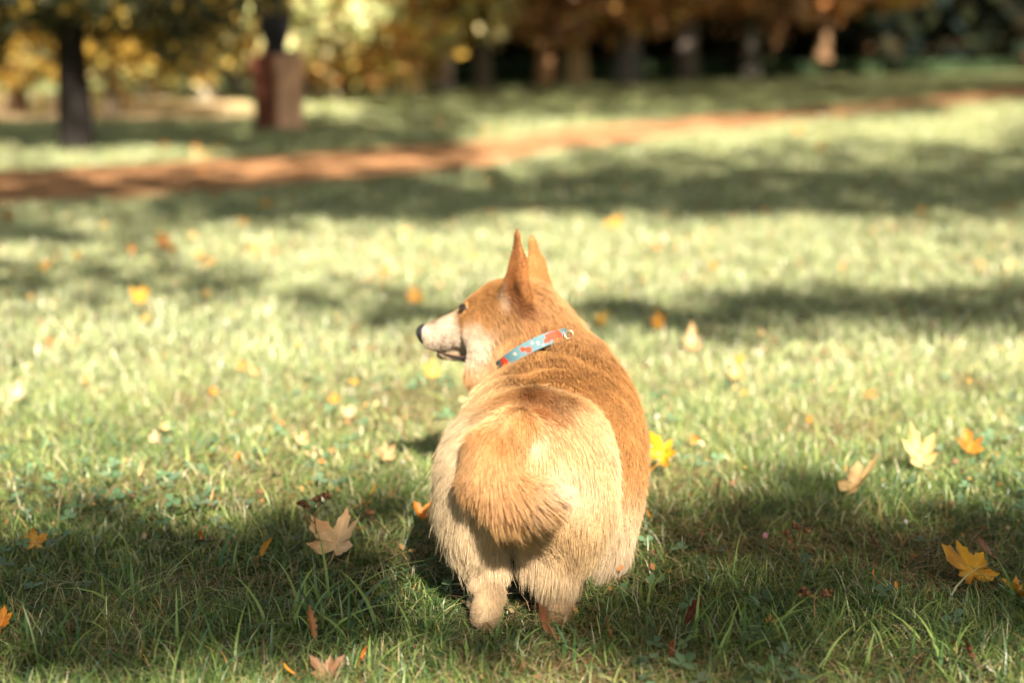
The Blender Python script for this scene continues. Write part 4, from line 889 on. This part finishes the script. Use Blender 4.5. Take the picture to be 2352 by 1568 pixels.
# ------------------------------------------------------------------ unseen trees added so that their placed leaves throw the bands of shade
def shade_zones(u, v):
    """how much of the light the canopy takes away at (u, v) of the lawn"""
    m = np.zeros(len(u))
    rj = np.random.RandomState(6).randn(len(u))
    wob = 26*np.sin(u/190.)+16*np.sin(u/83.+1)
    def band(v0, v1, u0=-400, u1=2800, s=1, soft=14, w_=1.0, ed=70):
        jit = rj*soft*1.6; a = np.clip((v+jit-(v0+wob*w_))/soft, 0, 1)*np.clip(((v1+wob*w_)-v-jit)/soft, 0, 1)*np.clip((u-u0)/ed, 0, 1)*np.clip((u1-u)/ed, 0, 1); np.maximum(m, a*s, out=m)
    band(1180, 1505, soft=36, s=1, u1=1500); band(1190, 1505, u0=1480, u1=2000, soft=36, s=1); band(1210, 1505, u0=1940, soft=36, s=1); band(1135, 1200, 1560, 1940, soft=30, w_=.3, s=.45)
    band(692, 757, 1290, 2800, w_=.25, ed=30); band(690, 742, 640, 1200, s=.75, w_=.2); band(618, 690, -300, 620, w_=.3, s=.6); band(540, 575, -300, 420, s=.6, w_=.2)
    band(545, 562, 1880, 2700, s=.25, w_=.2); band(662, 690, 2200, 2700, s=.3, w_=.2)
    band(408, 492, 330, 1240, w_=.12, s=1); band(384, 492, 1180, 2700, w_=.25, s=1); band(492, 520, 150, 1250, w_=.2, s=.8); band(462, 500, -300, 330, s=.55, w_=.1); band(505, 560, -300, 200, w_=.1, s=.9)
    band(402, 462, -300, 560, w_=.1, s=.8);
    band(340, 368, 480, 1130, w_=.1, soft=8); band(284, 338, -300, 1080, w_=.1, s=.55, soft=8); band(345, 366, 1250, 2700, s=.6, w_=.2, soft=8); band(228, 268, 800, 2200, w_=.15, s=.75, soft=8); band(300, 330, 2250, 2700, s=.9, w_=.1)
    band(268, 300, 560, 1150, w_=.1, s=.5, soft=8); band(232, 268, 1520, 1960, w_=0, s=.8, soft=8); band(140, 226, 900, 2700, w_=0, s=.75, soft=8); band(376, 398, -300, 160, s=.8, w_=.1)
    return m
def make_shade():
    rs = np.random.RandomState(51); pos, siz = [], []
    # the shadow of the dog itself: the leaves keep out of its light
    bv = np.array([v.co[:] for v in DOG.children[0].data.vertices])[::7] + DOFF; up_ = bv[bv[:, 2] > .045]
    foot = up_[:, :2] - L[:2]*(up_[:, 2]/L[2])[:, None]; cellw = .02; taken = set()
    for a, b_ in np.round(foot/cellw).astype(int):
        for i in (-1, 0, 1):
            for j in (-1, 0, 1): taken.add((a+i, b_+j))
    for (y0, y1, n, size, t0, t1) in [(1.5, 3.2, 5200, .085, 6.0, 9.5), (3.2, 6.5, 9000, .10, 6.5, 10), (6.5, 12, 17000, .15, 8, 13), (12, 26, 20000, .28, 10, 18), (26, 70, 15000, .75, 14, 26)]:
        x, y = field(rs, n, y0, y1, spread=.50); x = x*1.12; p = np.stack([x, y, 0*x], -1); u, v = proj(p); w_ = shade_zones(u, v)
        area = (y1**2-y0**2)*.5*.5*2*1.12 + .5*(y1-y0)
        leaf = size*size*.6*.7; want = 1.9                     # leaves over each spot
        keep = rs.rand(n) < w_*min(1, 1.0)*np.clip(want*area/(n*leaf), 0, 1)
        if y0 < 3: keep &= ~np.array([(a, b_) in taken for a, b_ in np.round(p[:, :2]/cellw).astype(int)])
        q = p[keep]; t = t0+(t1-t0)*rs.rand(len(q)); pos.append(q + L*t[:, None]); siz.append(np.full(len(q), size))
        print('shade', y0, y1, len(q), 'cover per spot', n*leaf/area)
    # extra leaves placed to dapple the head and the far side of the shoulders
    hd = bv[(bv[:, 1] > 2.12) & (bv[:, 2] > .22)]; sel = hd[rs.randint(len(hd), size=3)]; sel = sel + rs.randn(len(sel), 3)*.01
    pos.append(sel + L*(5.5+2*rs.rand(len(sel)))[:, None]); siz.append(np.full(len(sel), .045))
    Pp = np.concatenate(pos); Sz = np.concatenate(siz); n = len(Pp)
    cents = np.array([[.9, -5.8], [3.8, -2.0], [-2.8, -1.6], [5.6, 3.6], [-5.2, 6.0], [10, 13], [22, 30], [-17, 24]])
    own = np.argmin(np.linalg.norm(Pp[:, None, :2]-cents[None], axis=2), axis=1)
    labs = ['maple behind the viewer whose leaves shade the front of the lawn', 'maple right of the viewer shading the grass around the dog', 'maple left of the viewer with a wide low crown', 'leafy maple outside the right edge shading the middle lawn',
            'maple outside the left edge reaching over the clay path', 'tall maple right of the clay path outside the picture', 'tall tree shading the far lawn from the right', 'tall tree outside the left edge beyond the sandy strip']
    for k in range(len(cents)):
        sel = Pp[own == k]
        if len(sel) < 5: continue
        c = cents[k]; base = np.array([c[0], c[1], 0]); root = empty('shade_tree', base); tag(root, labs[k], 'tree', 'maples outside the picture')
        rk = np.random.RandomState(900+k); top = sel[:, 2].max()*(.6 if k < 5 else .8); V, F, C = tube([(0, 0, -.1), (.03, 0, top*.3), (-.05, .05, top*.6), (0, 0, top*.95)], [.2, .15, .11, .04], rk, 12, .05, (.08, .06, .05))
        for j in sel[rk.randint(len(sel), size=14)]:
            e = j-base; p0 = np.array([0, 0, min(e[2]*.8, top*.8)]); mid = (p0+e)/2+np.array([0, 0, .15]); v, f, c_ = tube([p0, mid, e], [.013, .008, .003], rk, 5, .05, (.08, .06, .05)); o = len(V); V += v; C += c_; F += [tuple(x+o for x in q) for q in f]
        mesh_obj('trunk', V, F, M_BARK, np.array(C), root)
        m = len(sel); pal = np.array(YEL+OLIVE+ORAN[:1]); cc = pal[rk.randint(len(pal), size=m)]
        a = nrm(rk.randn(m, 3)); nn = nrm(L + rk.randn(m, 3)*.5); a = nrm(np.cross(a, nn)); b2 = np.cross(nn, a); s = (Sz[own == k]*(.7+.6*rk.rand(m)))[:, None]; q = sel-base
        v = np.stack([q-a*s*.65, q+b2*s*.5, q+a*s*.65, q-b2*s*.5], 1).reshape(-1, 3); quads_obj('crown', v, m, M_FOLIAGE, np.repeat(cc, 4, 0), root)
make_shade()
